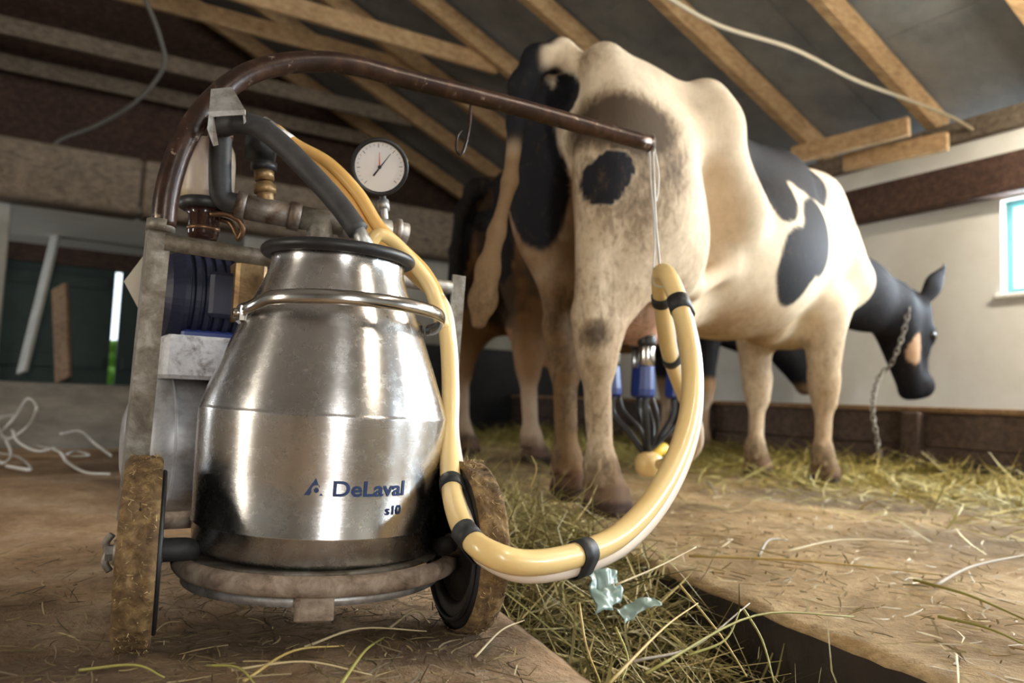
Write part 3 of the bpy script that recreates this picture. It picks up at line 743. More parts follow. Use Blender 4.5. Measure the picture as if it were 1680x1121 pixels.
setp(blades('straw_chaff', frame_pts(G, m__, g_, RNG.uniform(.003, .014, n)), RNG.uniform(.004, .09, n) * RNG.uniform(.2, 1, n), RNG.normal(0, .004, n), RNG.uniform(.001, .0022, n), hay_cols(n, (.16, .11, .06), (.40, .31, .15), .3)),
     'short dark chaff scattered on the floor around the trolley', 'straw', kind='stuff')

def stalk(pts, r, mat, label, name='straw_stalk', group='single stalks lying about'):
    Q = smooth_path([tuple(p) for p in pts], 6); m_ = MB(); m_.tube(Q, [r * (1 - .5 * i / (len(Q) - 1)) for i in range(len(Q))], 5)
    return setp(m_.build(name, mat, None, True), label, 'straw', group)
M['st_pale'] = simple('pale straw', (.58, .47, .27), .55); M['st_green'] = simple('green stalk', (.34, .31, .08), .55)
M['st_grey'] = simple('grey twig', (.42, .37, .30), .7); M['st_gold'] = simple('golden stalk', (.50, .36, .12), .5)
def up(p, z): return Vector((p.x, p.y, z))
STALKS = [([(780, 1078), (822, 1045), (860, 1018)], .0018, 'st_pale', 'pale straw lying alone on the sandy slab in front of the wheel'),
 ([(1532, 962), (1600, 935), (1700, 908)], .0042, 'st_grey', 'grey forked twig lying on the cow stand near the photo edge'),
 ([(1500, 952), (1590, 985), (1700, 1025)], .0032, 'st_green', 'green stalk lying just below the grey twig'),
 ([(1540, 1012), (1620, 1040), (1690, 1062)], .0026, 'st_green', 'thin green stalk lying nearest the corner of the cow stand'),
 ([(1285, 906), (1380, 892), (1490, 889)], .0030, 'st_pale', 'pale curved straw lying mid way on the cow stand'),
 ([(1130, 912), (1330, 928), (1560, 945)], .0030, 'st_gold', 'long pale stalk stretched across the cow stand'),
 ([(1245, 912), (1262, 892), (1292, 886)], .0035, 'st_grey', 'short whitish bent straw on the cow stand'),
 ([(400, 1118), (480, 1080), (565, 1060)], .0022, 'st_gold', 'golden stalk in front of the milk can'),
 ([(340, 1092), (390, 1108), (420, 1125)], .0018, 'st_green', 'short green stalk crossing the golden one before the can'),
 ([(560, 1122), (598, 1080), (630, 1046)], .0024, 'st_green', 'upright green stalk leaning out before the can'),
 ([(500, 1062), (590, 1042), (700, 1036)], .0020, 'st_pale', 'pale stalk lying under the ring of the stand'),
 ([(380, 1100), (500, 1098), (610, 1108)], .0018, 'st_pale', 'pale stalk near the bottom edge before the can'),
 ([(130, 1100), (220, 1104), (270, 1112)], .0020, 'st_green', 'yellow green stalk beside the left muddy wheel'),
 ([(243, 1050), (270, 1034), (299, 1020)], .0012, 'st_pale', 'white straw sticking out by the left muddy wheel'),
 ([(640, 1030), (680, 1012), (705, 1022)], .0020, 'st_pale', 'short pale straw under the stand beside the wheel'),
 ([(1160, 790), (1170, 805), (1180, 818)], .0040, 'st_grey', 'white bent straw near the hooves of the milked cow')]
for pts, r, mt, lb in STALKS:
    q = [GP(x, y, .012) for x, y in pts]
    if len(q) == 3: q[1].z += .008
    stalk(q, r, M[mt], lb)
GST = [([(1000, 1121, .72), (1090, 1030, .9), (1145, 990, 1.0)], 'long golden stalk poking up out of the gutter'), ([(1060, 1105, .80), (1240, 1010, .95), (1400, 1012, 1.02)], 'long green stalk bridging the gutter'),
       ([(1115, 960, 1.1), (1180, 1040, 1.0), (1225, 1110, .9)], 'golden stalk slanting down into the dark gutter'), ([(1220, 1000, 1.0), (1250, 1050, .95), (1270, 1120, .9)], 'green stalk dropping from the platform edge into the gutter'),
       ([(1040, 1085, .85), (1140, 1060, .9), (1230, 990, 1.0)], 'grey green stalk lying across the gutter mouth'), ([(1010, 960, 1.12), (1080, 930, 1.2), (1142, 898, 1.3)], 'pale straw pointing up beside the plastic scrap'),
       ([(950, 990, 1.05), (962, 1060, .98), (985, 1120, .9)], 'pale stalk standing in the hay at the slab edge'), ([(1130, 1075, .9), (1190, 1050, .93), (1215, 1000, .97)], 'grey curled stem in the dark gutter'),
       ([(870, 800, 1.75), (880, 770, 1.75), (872, 748, 1.74)], 'thin upright stalk behind the hose loop'), ([(1010, 1030, 1.0), (1030, 1080, .95), (1020, 1118, .9)], 'short golden stem hanging at the slab edge')]
for k, (pts, lb) in enumerate(GST):
    stalk([P(x, y, d) for x, y, d in pts], .0019, M[('st_gold', 'st_green', 'st_gold', 'st_green', 'st_grey', 'st_pale')[k % 6]], lb)
# scraps of plastic
M['scrap'] = simple('pale green plastic', (.30, .40, .35), .3, **{'Transmission Weight': .25})
def scrap(name, quad, amp, label):
    c = [np.array(P(*q)) for q in quad]; N = 18; V = []
    for i in range(N):
        for j in range(N):
            u, v = i / (N - 1), j / (N - 1); V.append(c[0] * (1 - u) * (1 - v) + c[1] * u * (1 - v) + c[2] * u * v + c[3] * (1 - u) * v)
    V = np.array(V); nr = np.cross(c[1] - c[0], c[3] - c[0]); nr /= np.linalg.norm(nr)
    V = V + nr * ((vnoise(V, 28, 3) - .5) * amp)[:, None] + np.stack([vnoise(V + 5, 60, 2) - .5, vnoise(V + 9, 60, 2) - .5, vnoise(V + 3, 60, 2) - .5], 1) * amp * .7
    o = mesh_obj(name, V, [(i * N + j, (i + 1) * N + j, (i + 1) * N + j + 1, i * N + j + 1) for i in range(N - 1) for j in range(N - 1)], M['scrap'], None, True)
    md = o.modifiers.new('thick', 'SOLIDIFY'); md.thickness = .0012
    return setp(o, label, 'plastic')
scrap('plastic_scrap', [(962, 935, 1.13), (1012, 932, 1.17), (1024, 990, 1.12), (975, 1012, 1.07)], .022, 'crumpled pale green plastic scrap lying in the gutter hay')
scrap('plastic_strip', [(1012, 1002, 1.10), (1070, 980, 1.14), (1080, 996, 1.13), (1024, 1022, 1.09)], .02, 'curled strip of green plastic beside the larger scrap')
# white twine tangle by the step, cords under the roof
def cord(name, pts, r, mat, label, cat, sub=10, n=6):
    Q = smooth_path([tuple(p) for p in pts], sub); return setp(MB().tube(Q, r, n).build(name, mat, None, True), label, cat)
tw = setp(empty('twine_tangle', GP(80, 740)), 'tangle of white plastic twine on the floor before the concrete step', 'twine')
for pts in ([(-10, 720), (20, 690), (45, 655), (60, 670), (45, 700), (10, 720), (-5, 690), (25, 680)], [(-8, 700), (8, 720), (18, 745), (5, 760), (-10, 750)], [(-10, 742), (30, 750), (50, 770), (10, 765)],
            [(60, 732), (95, 740), (110, 758), (140, 775), (180, 778)], [(100, 712), (130, 708), (155, 728), (182, 748)], [(110, 745), (125, 740), (145, 747), (120, 750)], [(20, 705), (30, 725), (60, 740), (90, 735)]):
    q = []
    for x, y in pts:
        g0 = GP(x, y, .012) if y > 650 else None
        q.append(g0 if g0 is not None and g0.y < 3.05 else P(x, y, 2.95 + .3 * random.random()))
    MB().tube(smooth_path([tuple(p) for p in q], 8), .007, 6, flat=.6).build('strand', M['rope_white'], tw, True)
cord('slung_cord', [P(1085, -10, 3.3), P(1180, 42, 3.6), P(1300, 80, 3.9), P(1400, 130, 4.15), P(1480, 160, 4.3), P(1560, 192, 4.45), P(1610, 222, 4.55)], .011, M['cord'], 'pale cord slung under the rafters towards the white wall', 'cord')
cord('hanging_cable', [P(235, -10, 5.2), P(262, 60, 5.3), P(268, 110, 5.4), P(225, 165, 5.5), P(160, 205, 5.6), P(95, 232, 5.62), P(88, 258, 5.62), P(95, 310, 5.62)], .016, M['cable'], 'grey cable hanging from the roof down to the lintel timber', 'cable')

# ------------------------------------------------------------------ milk can
def steel_mat(name, base, rough, aniso=.6, scratch=.5):
    m, nt, b = new_mat(name); b.inputs['Metallic'].default_value = 1
    b.inputs['Base Color'].default_value = (*base, 1)
    v = coords(nt); f = noise_tex(nt, v, 60, 6, .75); g = noise_tex(nt, coords(nt, (1, 1, 14)), 22, 5, .7, 1.5); big = noise_tex(nt, v, 7, 4)
    r = ramp(nt, f, [(.30, (rough * .85,) * 3), (.75, (rough * 1.35,) * 3)]); nt.links.new(r, b.inputs['Roughness'])
    c = ramp(nt, big, [(.3, tuple(x * .80 for x in base)), (.7, base)])
    sp = nt.nodes.new('ShaderNodeTexVoronoi'); sp.inputs['Scale'].default_value = 95; nt.links.new(v, sp.inputs['Vector'])
    c = mix(nt, ramp(nt, sp.outputs['Distance'], [(.03, (.30, .30, .30)), (.08, (0, 0, 0))]), c, (.26, .23, .20))
    sc1 = noise_tex(nt, coords(nt, (260, 18, 60), (.3, .5, .9)), 1.0, 3, .6); sc2 = noise_tex(nt, coords(nt, (40, 200, 22), (1.1, .2, .4)), 1.0, 3, .6)
    scr = nt.nodes.new('ShaderNodeMath'); scr.operation = 'MAXIMUM'; nt.links.new(ramp(nt, sc1, [(.70, (0, 0, 0)), (.74, (1, 1, 1))]), scr.inputs[0]); nt.links.new(ramp(nt, sc2, [(.70, (0, 0, 0)), (.74, (1, 1, 1))]), scr.inputs[1])
    c = mix(nt, scr.outputs[0], c, (.80, .79, .78))
    nt.links.new(c, b.inputs['Base Color'])
    b.inputs['Anisotropic'].default_value = aniso; b.inputs['Anisotropic Rotation'].default_value = .25
    tg_ = nt.nodes.new('ShaderNodeTangent'); tg_.direction_type = 'RADIAL'; tg_.axis = 'Z'; nt.links.new(tg_.outputs[0], b.inputs['Tangent'])
    bump(nt, b, g, .12 * scratch, .002); return m
M['steel'] = steel_mat('brushed stainless steel', (.70, .685, .67), .24, .75)
M['steel2'] = steel_mat('polished steel', (.62, .60, .57), .16, 0, .3)
M['rubber'] = simple('black rubber', (.012, .012, .013), .45, col2=(.02, .02, .022), scale=30)
M['hose_black'] = simple('dusty black hose', (.022, .022, .024), .6, col2=(.045, .043, .042), scale=35, bmp=.15)
M['print'] = simple('blue print', (.008, .024, .09), .5, col2=(.02, .05, .15), scale=80)
CC = Vector((-.263, 1.088, 0)); CR = .170
can = empty('milk_can', (CC.x, CC.y, .107))
setp(can, 'stainless steel milk can with a black rubber lid ring, standing on the trolley', 'milk can')
zb, zs, zt_ = .107, .2915, .511
prof = [(.0, zb + .004), (.150, zb + .003), (.158, zb), (.1635, zb + .006), (.1655, zb + .034), (.1668, zb + .0355), (.1668, zb + .0375), (.1658, zb + .039), (.1685, zb + .11), (.1698, zs - .012), (.1701, zs - .002), (.1700, zs + .0005), (.1692, zs + .0015), (.1685, zs + .004),
        (.1660, zs + .013), (.1590, zs + .033), (.1465, zs + .0675), (.1268, zs + .119), (.1060, zs + .167), (.0965, zs + .191), (.0935, zs + .202), (.0930, zs + .208), (.095, zt_ - .001), (.0, zt_)]
MB().lathe(prof, None, CC, 128).build('body', M['steel'], can, True)
MB().torus(.0990, .0100, None, CC + Vector((0, 0, zt_ + .003)), 96, 14, .85).build('lid_gasket', M['rubber'], can, True)
lid = MB().lathe([(.0, zt_ + .012), (.05, zt_ + .011), (.085, zt_ + .007), (.096, zt_ + .003), (.096, zt_ + .0)], None, CC, 64).build('lid', M['steel2'], can, True)
E_AX = Vector((.85, .52, 0)).normalized(); E_FR = Vector((.52, -.85, 0)).normalized()     # ear axis and the side the bail lies to
for s in (-1, 1):
    c = CC + E_AX * (s * .124) + Vector((0, 0, .418))
    MB().box(c, (.018, .034, .030), basis((0, 0, 1), E_AX), .005).build('ear', M['steel2'], can)
    MB().tube([c + E_AX * (s * .004), c + E_AX * (s * .015)], .0065, 12).build('ear_pin', M['steel2'], can, True)
bz = .4300; bp = []
for i in range(41):
    t = math.pi * i / 40; rx = .137; ry = .148
    p = CC + Vector((.010, 0, 0)) + E_AX * (-math.cos(t) * rx) + E_FR * (math.sin(t) ** .8 * ry * .98)
    e = abs(math.cos(t)); bp.append((p.x, p.y, bz + .010 * math.sin(t) - .008 * max(0, e - .9) * 10, .0048 if e < .93 else .0045))
m_ = MB(); m_.tube([b[:3] for b in bp], [b[3] for b in bp], 14, flat=2.0); m_.build('bail_handle', M['steel2'], can, True)

def can_angle(px, py):
    d = _Fw + _R * ((px - 840) / F_PX) - _U * ((py - 560.5) / F_PX)
    ox, oy = CAMP.x - CC.x, CAMP.y - CC.y; A_ = d.x ** 2 + d.y ** 2; B_ = ox * d.x + oy * d.y; C_ = ox * ox + oy * oy - CR ** 2
    t = (-B_ - math.sqrt(B_ * B_ - A_ * C_)) / A_; p = CAMP + d * t
    return math.atan2(p.y - CC.y, p.x - CC.x), p.z
def wrap_on_can(name, V2, Fc, ang0, z0_, tilt=0.0):
    V = []
    for u, v in V2:
        z_ = z0_ + v + u * tilt; rr = .1684 + (z_ - (zb + .11)) * .0225 + .0008
        a_ = ang0 + u / CR; V.append((CC.x + rr * math.cos(a_), CC.y + rr * math.sin(a_), z_))
    return mesh_obj(name, V, Fc, M['print'], can)
def text_mesh(body, size, width):
    cu = bpy.data.curves.new('txt', 'FONT'); cu.body = body; cu.size = size; cu.offset = size * .021
    to = bpy.data.objects.new('txt', cu); COL.objects.link(to); bpy.context.view_layer.update()
    me = to.evaluated_get(bpy.context.evaluated_depsgraph_get()).to_mesh()
    V = [(v.co.x, v.co.y) for v in me.vertices]; Fc = [tuple(p.vertices) for p in me.polygons]
    bpy.data.objects.remove(to); x0 = min(v[0] for v in V); x1 = max(v[0] for v in V)
    return [((x - x0) * width / (x1 - x0), y) for x, y in V], Fc
a0_, z0_ = can_angle(543, 813); a1_, z1_ = can_angle(661, 809); _, zt2 = can_angle(543, 788)
V2, Fc = text_mesh('DeLaval', (zt2 - z0_) / .70, (a1_ - a0_) * CR); tilt_ = 0.0
wrap_on_can('lettering', V2, Fc, a0_, z0_)
a2_, z2_ = can_angle(632, 842); a3_, _ = can_angle(657, 840); _, z3_ = can_angle(632, 827)
V2, Fc = text_mesh('s10', (z3_ - z2_) / .70, (a3_ - a2_) * CR); wrap_on_can('lettering', V2, Fc, a2_, z2_)
la, lz = can_angle(495, 812); lb_, _ = can_angle(527, 812); W_ = (lb_ - la) * CR; Hh = W_ * .92
ap = (W_ * .58, Hh); cx, cy, r1_, r2_ = W_ * .64, Hh * .30, W_ * .27, W_ * .135
# emblem: triangle with a round bite taken out and a dot
V2 = [(0, 0), (W_ * .30, 0)] + [(cx + r1_ * math.cos(t), cy + r1_ * math.sin(t)) for t in np.linspace(math.radians(205), math.radians(52), 16)] + [(W_ * .80, Hh * .44), ap]
wrap_on_can('emblem', V2, [tuple(range(len(V2)))], la, lz)
V2 = [(cx + r2_ * math.cos(t), cy + r2_ * math.sin(t)) for t in np.linspace(0, 2 * math.pi, 20, endpoint=False)]; wrap_on_can('emblem_dot', V2, [tuple(range(20))], la, lz)
V2 = [(W_ * .80, 0), (W_ * 1.02, 0), (W_ * .90, Hh * .13)]; wrap_on_can('emblem_tip', V2, [(0, 1, 2)], la, lz)

can.rotation_euler = (0, math.radians(1.3), 0)

# ------------------------------------------------------------------ milking machine trolley
def rust_mat(name, c1, c2, c3, rough=.6, metal=.3, scale=18):
    m, nt, b = new_mat(name); v = coords(nt); f = noise_tex(nt, v, scale, 8, .7, .4); g = noise_tex(nt, v, scale * 5, 4, .7)
    c = ramp(nt, f, [(.32, c1), (.5, c2), (.66, c3)]); nt.links.new(c, b.inputs['Base Color'])
    b.inputs['Roughness'].default_value = rough; b.inputs['Metallic'].default_value = metal; bump(nt, b, g, .3, .002); return m
M['pipe'] = rust_mat('brown enamelled pipe', (.016, .008, .006), (.036, .017, .011), (.085, .040, .024), .30, .25)
_m = M['pipe']; _nt = _m.node_tree; _b = _nt.nodes['Principled BSDF']; _v = coords(_nt)
_old = _b.inputs['Base Color'].links[0].from_socket; _w = noise_tex(_nt, _v, 30, 7, .72, .3)
_nt.links.new(mix(_nt, ramp(_nt, _w, [(.60, (0, 0, 0)), (.66, (.8, .8, .8))]), _old, (.34, .26, .19)), _b.inputs['Base Color'])
M['galv'] = rust_mat('dirty galvanised iron', (.09, .065, .045), (.20, .175, .14), (.36, .34, .30), .55, .55, 25)
M['galv_fit'] = rust_mat('rusty pipe fitting', (.10, .055, .03), (.24, .20, .165), (.38, .36, .34), .5, .6, 22)
M['white_paint'] = rust_mat('chipped white paint', (.10, .06, .04), (.60, .60, .62), (.78, .78, .80), .6, 0, 34)
M['tank'] = rust_mat('grey tank paint', (.16, .13, .11), (.36, .36, .37), (.52, .53, .55), .40, .2, 9)
M['navy'] = simple('dark blue motor paint', (.007, .009, .030), .5, col2=(.012, .016, .045), scale=12)
M['blue2'] = simple('blue enamel', (.03, .05, .20), .4)
M['mud'] = rust_mat('caked mud', (.05, .028, .012), (.15, .09, .038), (.33, .22, .095), .95, 0, 45)
M['dusty_tube'] = rust_mat('mud dusted tube', (.12, .08, .055), (.30, .23, .175), (.46, .38, .30), .8, .1, 28)
M['brass'] = rust_mat('dull brass', (.12, .07, .03), (.30, .19, .09), (.42, .30, .15), .45, .7, 25)
M['jar'] = simple('oil stained plastic jar', (.74, .62, .40), .4, col2=(.42, .33, .33), scale=7, stretch=(3, 3, 1), **{'Transmission Weight': .2})
M['glassdark'] = simple('dark oil cup', (.03, .012, .01), .12)
M['copper'] = simple('copper tube', (.20, .11, .06), .4, 0.8)
M['alu'] = rust_mat('sheet zinc', (.30, .28, .24), (.55, .55, .55), (.70, .70, .71), .42, .7, 40)
M['white_dial'] = simple('dial face', (.78, .78, .80), .4); M['ink'] = simple('dial ink', (.02, .02, .025), .5); M['red'] = simple('red pointer', (.65, .05, .03), .4)
tro = setp(empty('milking_trolley', (-.26, 1.10, 0)), 'two wheeled milking machine trolley with brown arched pipe, gauge and muddy wheels', 'trolley')
WE = Vector((.9135, .4067, 0)); WD = Vector((-.4067, .9135, 0)); WB = Matrix((WD, Vector((0, 0, 1)), WE)).transposed()     # local z = axle
WS = .92; WB_ = WB * WS; WLc, WRc = Vector((-.446, .950, .116)), Vector((-.054, 1.075, .116))
def mud_band(R_, hw, amp, seed):
    V = []; Fc = []; nu, nv = 240, 26
    for i in range(nu):
        for j in range(nv):
            t = 2 * math.pi * i / nu; hh = -hw + 2 * hw * j / (nv - 1); e = 1 - abs(hh / hw) ** 6
            V.append((t, hh, e))
    pts = np.array([(R_ * math.cos(t) * 1 + seed, R_ * math.sin(t), h_) for t, h_, e in V]); nz_ = vnoise(pts, 120, 3) * .65 + vnoise(pts, 26, 2) * .35
    out = []
    for (t, h_, e), q in zip(V, nz_):
        r_ = R_ - .006 * (1 - e) + amp * (q - .45) * (.4 + .6 * e); out.append(Vector((r_ * math.cos(t), r_ * math.sin(t), h_)))
    for i in range(nu):
        for j in range(nv - 1):
            a = i * nv + j; b = ((i + 1) % nu) * nv + j; Fc.append((a, b, b + 1, a + 1))
    return out, Fc
for wi, wc in enumerate((WLc, WRc)):
    sg = 1 if wi == 0 else -1       # towards the inside
    tyre = MB().lathe([(.078, -.017), (.088, -.022), (.098, -.0235), (.112, -.022), (.1205, -.016), (.1225, 0), (.1205, .016), (.112, .022), (.098, .0235), (.088, .022), (.078, .017)], WB_, wc, 72, True).build('wheel', M['rubber'], tro, True)
    MB().lathe([(.0, -.012), (.030, -.013), (.034, -.008), (.070, -.008), (.076, -.014), (.080, -.016), (.080, .016), (.076, .014), (.070, .008), (.034, .008), (.030, .013), (.0, .012)], WB_, wc, 48).build('wheel_disc', M['hose_black'], tyre, True)
    MB().lathe([(.0, -.030), (.016, -.030), (.018, -.026), (.018, .026), (.016, .030), (.0, .030)], WB_, wc, 24).build('wheel_hub', M['galv'], tyre, True)
    MB().torus(.104, .0035, WB_, wc - WE * (.0228 * -sg), 64, 8).build('sidewall_rib', M['rubber'], tyre, True)
    V, Fc = mud_band(.1245, .0215 if wi else .0228, .011, wi * 3.0)
    mb_ = mesh_obj('tread_mud', [wc + WB_ @ v for v in V], Fc, M['mud'], tyre, True)
    n = 1100 if wi == 0 else 700
    th_ = RNG.uniform(0, 2 * np.pi, n); hh_ = RNG.uniform(-.020, .020, n)
    base_ = np.array([wc + WB_ @ Vector((.1262 * math.cos(t), .1262 * math.sin(t), h_)) for t, h_ in zip(th_, hh_)])
    fl_ = blades('chaff', base_, RNG.uniform(.002, .007, n), RNG.normal(0, .003, n), RNG.uniform(.0006, .0016, n), hay_cols(n, (.30, .20, .08), (.66, .50, .24), .4), tyre, segs=1); fl_['kind'] = 'stuff'
    if wi == 0:
        q = wc - WE * .022
        MB().tube([q, q - WE * .014], .010, 6).build('axle_nut', M['galv'], tyre)
        m_ = MB(); m_.tube(smooth_path([tuple(q - WE * .008 + Vector((0, 0, .022))), tuple(q - WE * .014 + Vector((0, 0, .012))), tuple(q - WE * .012), tuple(q - WE * .014 - Vector((0, 0, .012))), tuple(q - WE * .008 - Vector((0, 0, .022)))], 5), .0042, 8)
        m_.build('split_pin', M['galv'], tyre, True)
# stub axles carried by the ring
ring_c = CC + Vector((.008, 0, .0915))
MB().torus(.1815, .0125, None, ring_c, 96, 14).build('ring_stand', M['dusty_tube'], tro, True)
MB().lathe([(.1735, .066), (.1735, .078), (.1715, .078), (.1715, .066)], None, CC, 96, True).build('ring_band', M['alu'], tro, True)
MB().lathe([(.0, .100), (.172, .100), (.172, .104), (.0, .104)], None, CC, 64).build('can_plate', M['galv'], tro)
tabp = CC + Vector((.045, -.1775, .0))
MB().box(tabp + Vector((0, .0, .070)), (.045, .006, .036), basis((0, 0, 1), (.97, .25, 0)), .002).build('ring_tab', M['dusty_tube'], tro)
def part_tube(name, pts, r, mat, n=14, sub=6, flat=1.0):
    Q = smooth_path([tuple(p) for p in pts], sub) if len(pts) > 2 else [tuple(p) for p in pts]
    return MB().tube(Q, r, n, flat=flat).build(name, mat, tro, True)
part_tube('stub_axle', [WLc + WE * .012, WLc + WE * .055 + Vector((0, 0, 0)), CC - WE * .165 + Vector((0, -.02, .098))], .0145, M['hose_black'])
part_tube('stub_axle', [WRc - WE * .012, WRc - WE * .030, CC + WE * .172 + Vector((.0, -.01, .096))], .0125, M['hose_black'])
PLb, PLt = P(226, 745, 1.068), P(263, 372, 1.072)
PRb, PRt = P(741, 610, 1.335), P(753, 452, 1.335)
d_ = (PLb - PLt).normalized(); PLf = PLb + d_ * ((PLb.z - .13) / -d_.z); d_ = (PRb - PRt).normalized(); PRf = PRb + d_ * ((PRb.z - .13) / -d_.z)
FD = (PRt - PLt); FD.z = 0; FD.normalize(); FB = Vector((-FD.y, FD.x, 0))      # along the frame, and to its back
def angle_iron(name, p, q, wdt, th, a, b):
    x = (q - p).normalized(); L_ = (q - p).length; c = (p + q) / 2; a = (a - x * a.dot(x)).normalized(); b = (b - x * b.dot(x) - a * b.dot(a)).normalized()
    m_ = MB(); Mx = Matrix((x, a, b)).transposed(); m_.box(c, (L_, wdt, th), Mx); m_.box(c - a * (wdt / 2 - th / 2) + b * (wdt / 2), (L_, th, wdt), Mx)
    return m_.build(name, M['galv'], tro)
angle_iron('post', PLf, PLt, .030, .004, FD, FB); angle_iron('post', PRf, PRt, .026, .004, -FD, FB)
part_tube('crossbar', [P(270, 397, 1.075), P(738, 472, 1.33)], .0125, M['galv'])
part_tube('base_tube', [PLf, PRf], .0125, M['dusty_tube'])
part_tube('side_tube', [PLf, PLf + Vector((.03, -.03, -.02)), CC - WE * .17 + Vector((-.0, .06, .092))], .012, M['dusty_tube'])
part_tube('side_tube', [PRf, PRf + Vector((-.01, -.06, -.02)), CC + WE * .14 + Vector((.0, .11, .092))], .012, M['dusty_tube'])
MB().tube([P(265, 362, 1.074), P(263, 380, 1.074)], .0195, 16).build('pipe_collar', M['galv'], tro, True)
ARCH = [(268, 372, 1.074), (272, 330, 1.075), (282, 285, 1.08), (302, 232, 1.09), (335, 180, 1.11), (385, 134, 1.14), (440, 110, 1.17), (510, 101, 1.21), (580, 107, 1.25), (660, 128, 1.30), (760, 153, 1.36), (860, 179, 1.42), (960, 207, 1.48), (1063, 236, 1.54)]
part_tube('arched_pipe', [P(*p) for p in ARCH], .0172, M['pipe'], 18, 5)
pe = P(1063, 236, 1.54)
MB().lathe([(.0125, 0), (.0172, 0), (.0172, .004), (.0125, .004)], basis((P(1063, 236, 1.54) - P(960, 207, 1.48))), pe, 18, True).build('pipe_mouth', M['pipe'], tro, True)
part_tube('tip_loop', [P(1060, 226, 1.54), P(1072, 222, 1.54), P(1072, 246, 1.54), P(1060, 246, 1.54)], .003, M['galv'], 8)
part_tube('wire_hook', [P(772, 172, 1.37), P(771, 200, 1.37), P(765, 232, 1.365), P(757, 253, 1.36), P(749, 246, 1.36), P(750, 225, 1.362), P(757, 214, 1.365)], .0024, M['pipe'], 8)
# galvanised clip on the pipe
def sheet(name, quad, th, mat, parent=tro):
    p = [P(*q) for q in quad]; nn = (p[1] - p[0]).cross(p[2] - p[0]).normalized() * th
    k = len(p); V = p + [q + nn for q in p]; Fc = [tuple(range(k)), tuple(range(2 * k - 1, k - 1, -1))] + [(i, i + k, (i + 1) % k + k, (i + 1) % k) for i in range(k)]
    return mesh_obj(name, V, Fc, mat, parent)
sheet('clip_top', [(346, 146, 1.10), (381, 143, 1.10), (402, 180, 1.065), (343, 183, 1.065)], .003, M['alu'])
sheet('clip_lip', [(343, 183, 1.065), (402, 180, 1.065), (402, 188, 1.066), (343, 192, 1.066)], .003, M['alu'])
sheet('clip_side', [(343, 184, 1.065), (349, 184, 1.066), (358, 238, 1.09), (350, 240, 1.09), (340, 212, 1.07)], .003, M['alu'])
sheet('clip_side', [(398, 180, 1.065), (402, 180, 1.066), (404, 200, 1.08), (400, 204, 1.08)], .003, M['alu'])
sheet('belt_guard', [(203, 462, 1.27), (238, 416, 1.27), (243, 520, 1.27), (232, 516, 1.27)], .004, simple('pale green paint', (.42, .42, .32), .6, col2=(.5, .42, .36), scale=20))
# tank, bracket, motor
tdir = FD; tA = Vector((-.608, 1.283, .222)); Rt = .122; Mt = basis(tdir, (0, 0, 1))
tk = MB().lathe([(.0, -.035), (.05, -.031), (.085, -.020), (.108, -.004), (.119, .012), (Rt, .03), (Rt, .47), (.119, .488), (.108, .504), (.085, .52), (.05, .531), (.0, .535)], Mt, tA, 64).build('vacuum_tank', M['tank'], tro, True)
MB().torus(Rt, .0022, Mt, tA + tdir * .03, 64, 8).build('tank_seam', M['tank'], tk, True); MB().torus(Rt, .0022, Mt, tA + tdir * .47, 64, 8).build('tank_seam', M['tank'], tk, True)
Mf = Matrix((FD, FB, Vector((0, 0, 1)))).transposed()
MB().box(P(268, 585, 1.165) + FD * .15 + FB * .07 + Vector((0, 0, .001)), (.30, .16, .068), Mf, .006).build('motor_bracket', M['white_paint'], tro)
mc = P(270, 478, 1.22) + FB * .05; mot = MB().lathe([(.0, -.002), (.055, 0), (.068, .01), (.072, .02)] + [q for k in range(9) for q in ((.076, .028 + .016 * k), (.076, .036 + .016 * k), (.070, .038 + .016 * k), (.070, .042 + .016 * k))] + [(.072, .18), (.066, .20), (.03, .215), (.0, .216)], Mt, mc, 40).build('motor', M['navy'], tro)
MB().box(mc + FD * .09 - Vector((0, 0, .072)), (.12, .10, .028), Mf, .004).build('motor_foot', M['blue2'], mot)
MB().box(mc + FD * .10 - FB * .075, (.075, .022, .075), Mf, .006).build('terminal_box', M['navy'], mot)
MB().box(P(412, 478, 1.24) + FB * .03, (.05, .06, .10), Mf, .006).build('pump_block', M['brass'], tro)
part_tube('drain_pipe', [P(352, 812, 1.2), P(392, 818, 1.25)], .020, M['hose_black'])
part_tube('tank_foot', [P(330, 800, 1.27), P(345, 880, 1.2)], .012, M['dusty_tube'])
# oil jar hung upside down
jb = P(337, 332, 1.17); Mz = Matrix.Identity(3)
jar = MB().lathe([(.030, 0), (.038, .004), (.041, .012), (.041, .060), (.039, .082), (.033, .094), (.020, .099), (.0, .100)], None, jb, 40).build('oil_jar', M['jar'], tro, True)
MB().lathe([(.034, -.014), (.038, -.012), (.038, .002), (.034, .004)], None, jb, 32).build('jar_cap', M['rubber'], jar, True)
MB().lathe([(.0, -.062), (.020, -.060), (.023, -.050), (.023, -.022), (.030, -.014)], None, jb, 28).build('sight_glass', M['glassdark'], jar, True)
MB().lathe([(.0185, -.046), (.0245, -.046), (.0245, -.040), (.0185, -.040)], None, jb, 24, True).build('sight_ring', M['copper'], jar, True)
part_tube('oil_tube', [P(345, 352, 1.15), P(372, 352, 1.15), P(392, 362, 1.15), P(398, 378, 1.155), P(392, 392, 1.16), P(388, 384, 1.165), P(378, 366, 1.17), P(362, 360, 1.17)], .0042, M['copper'], 8)
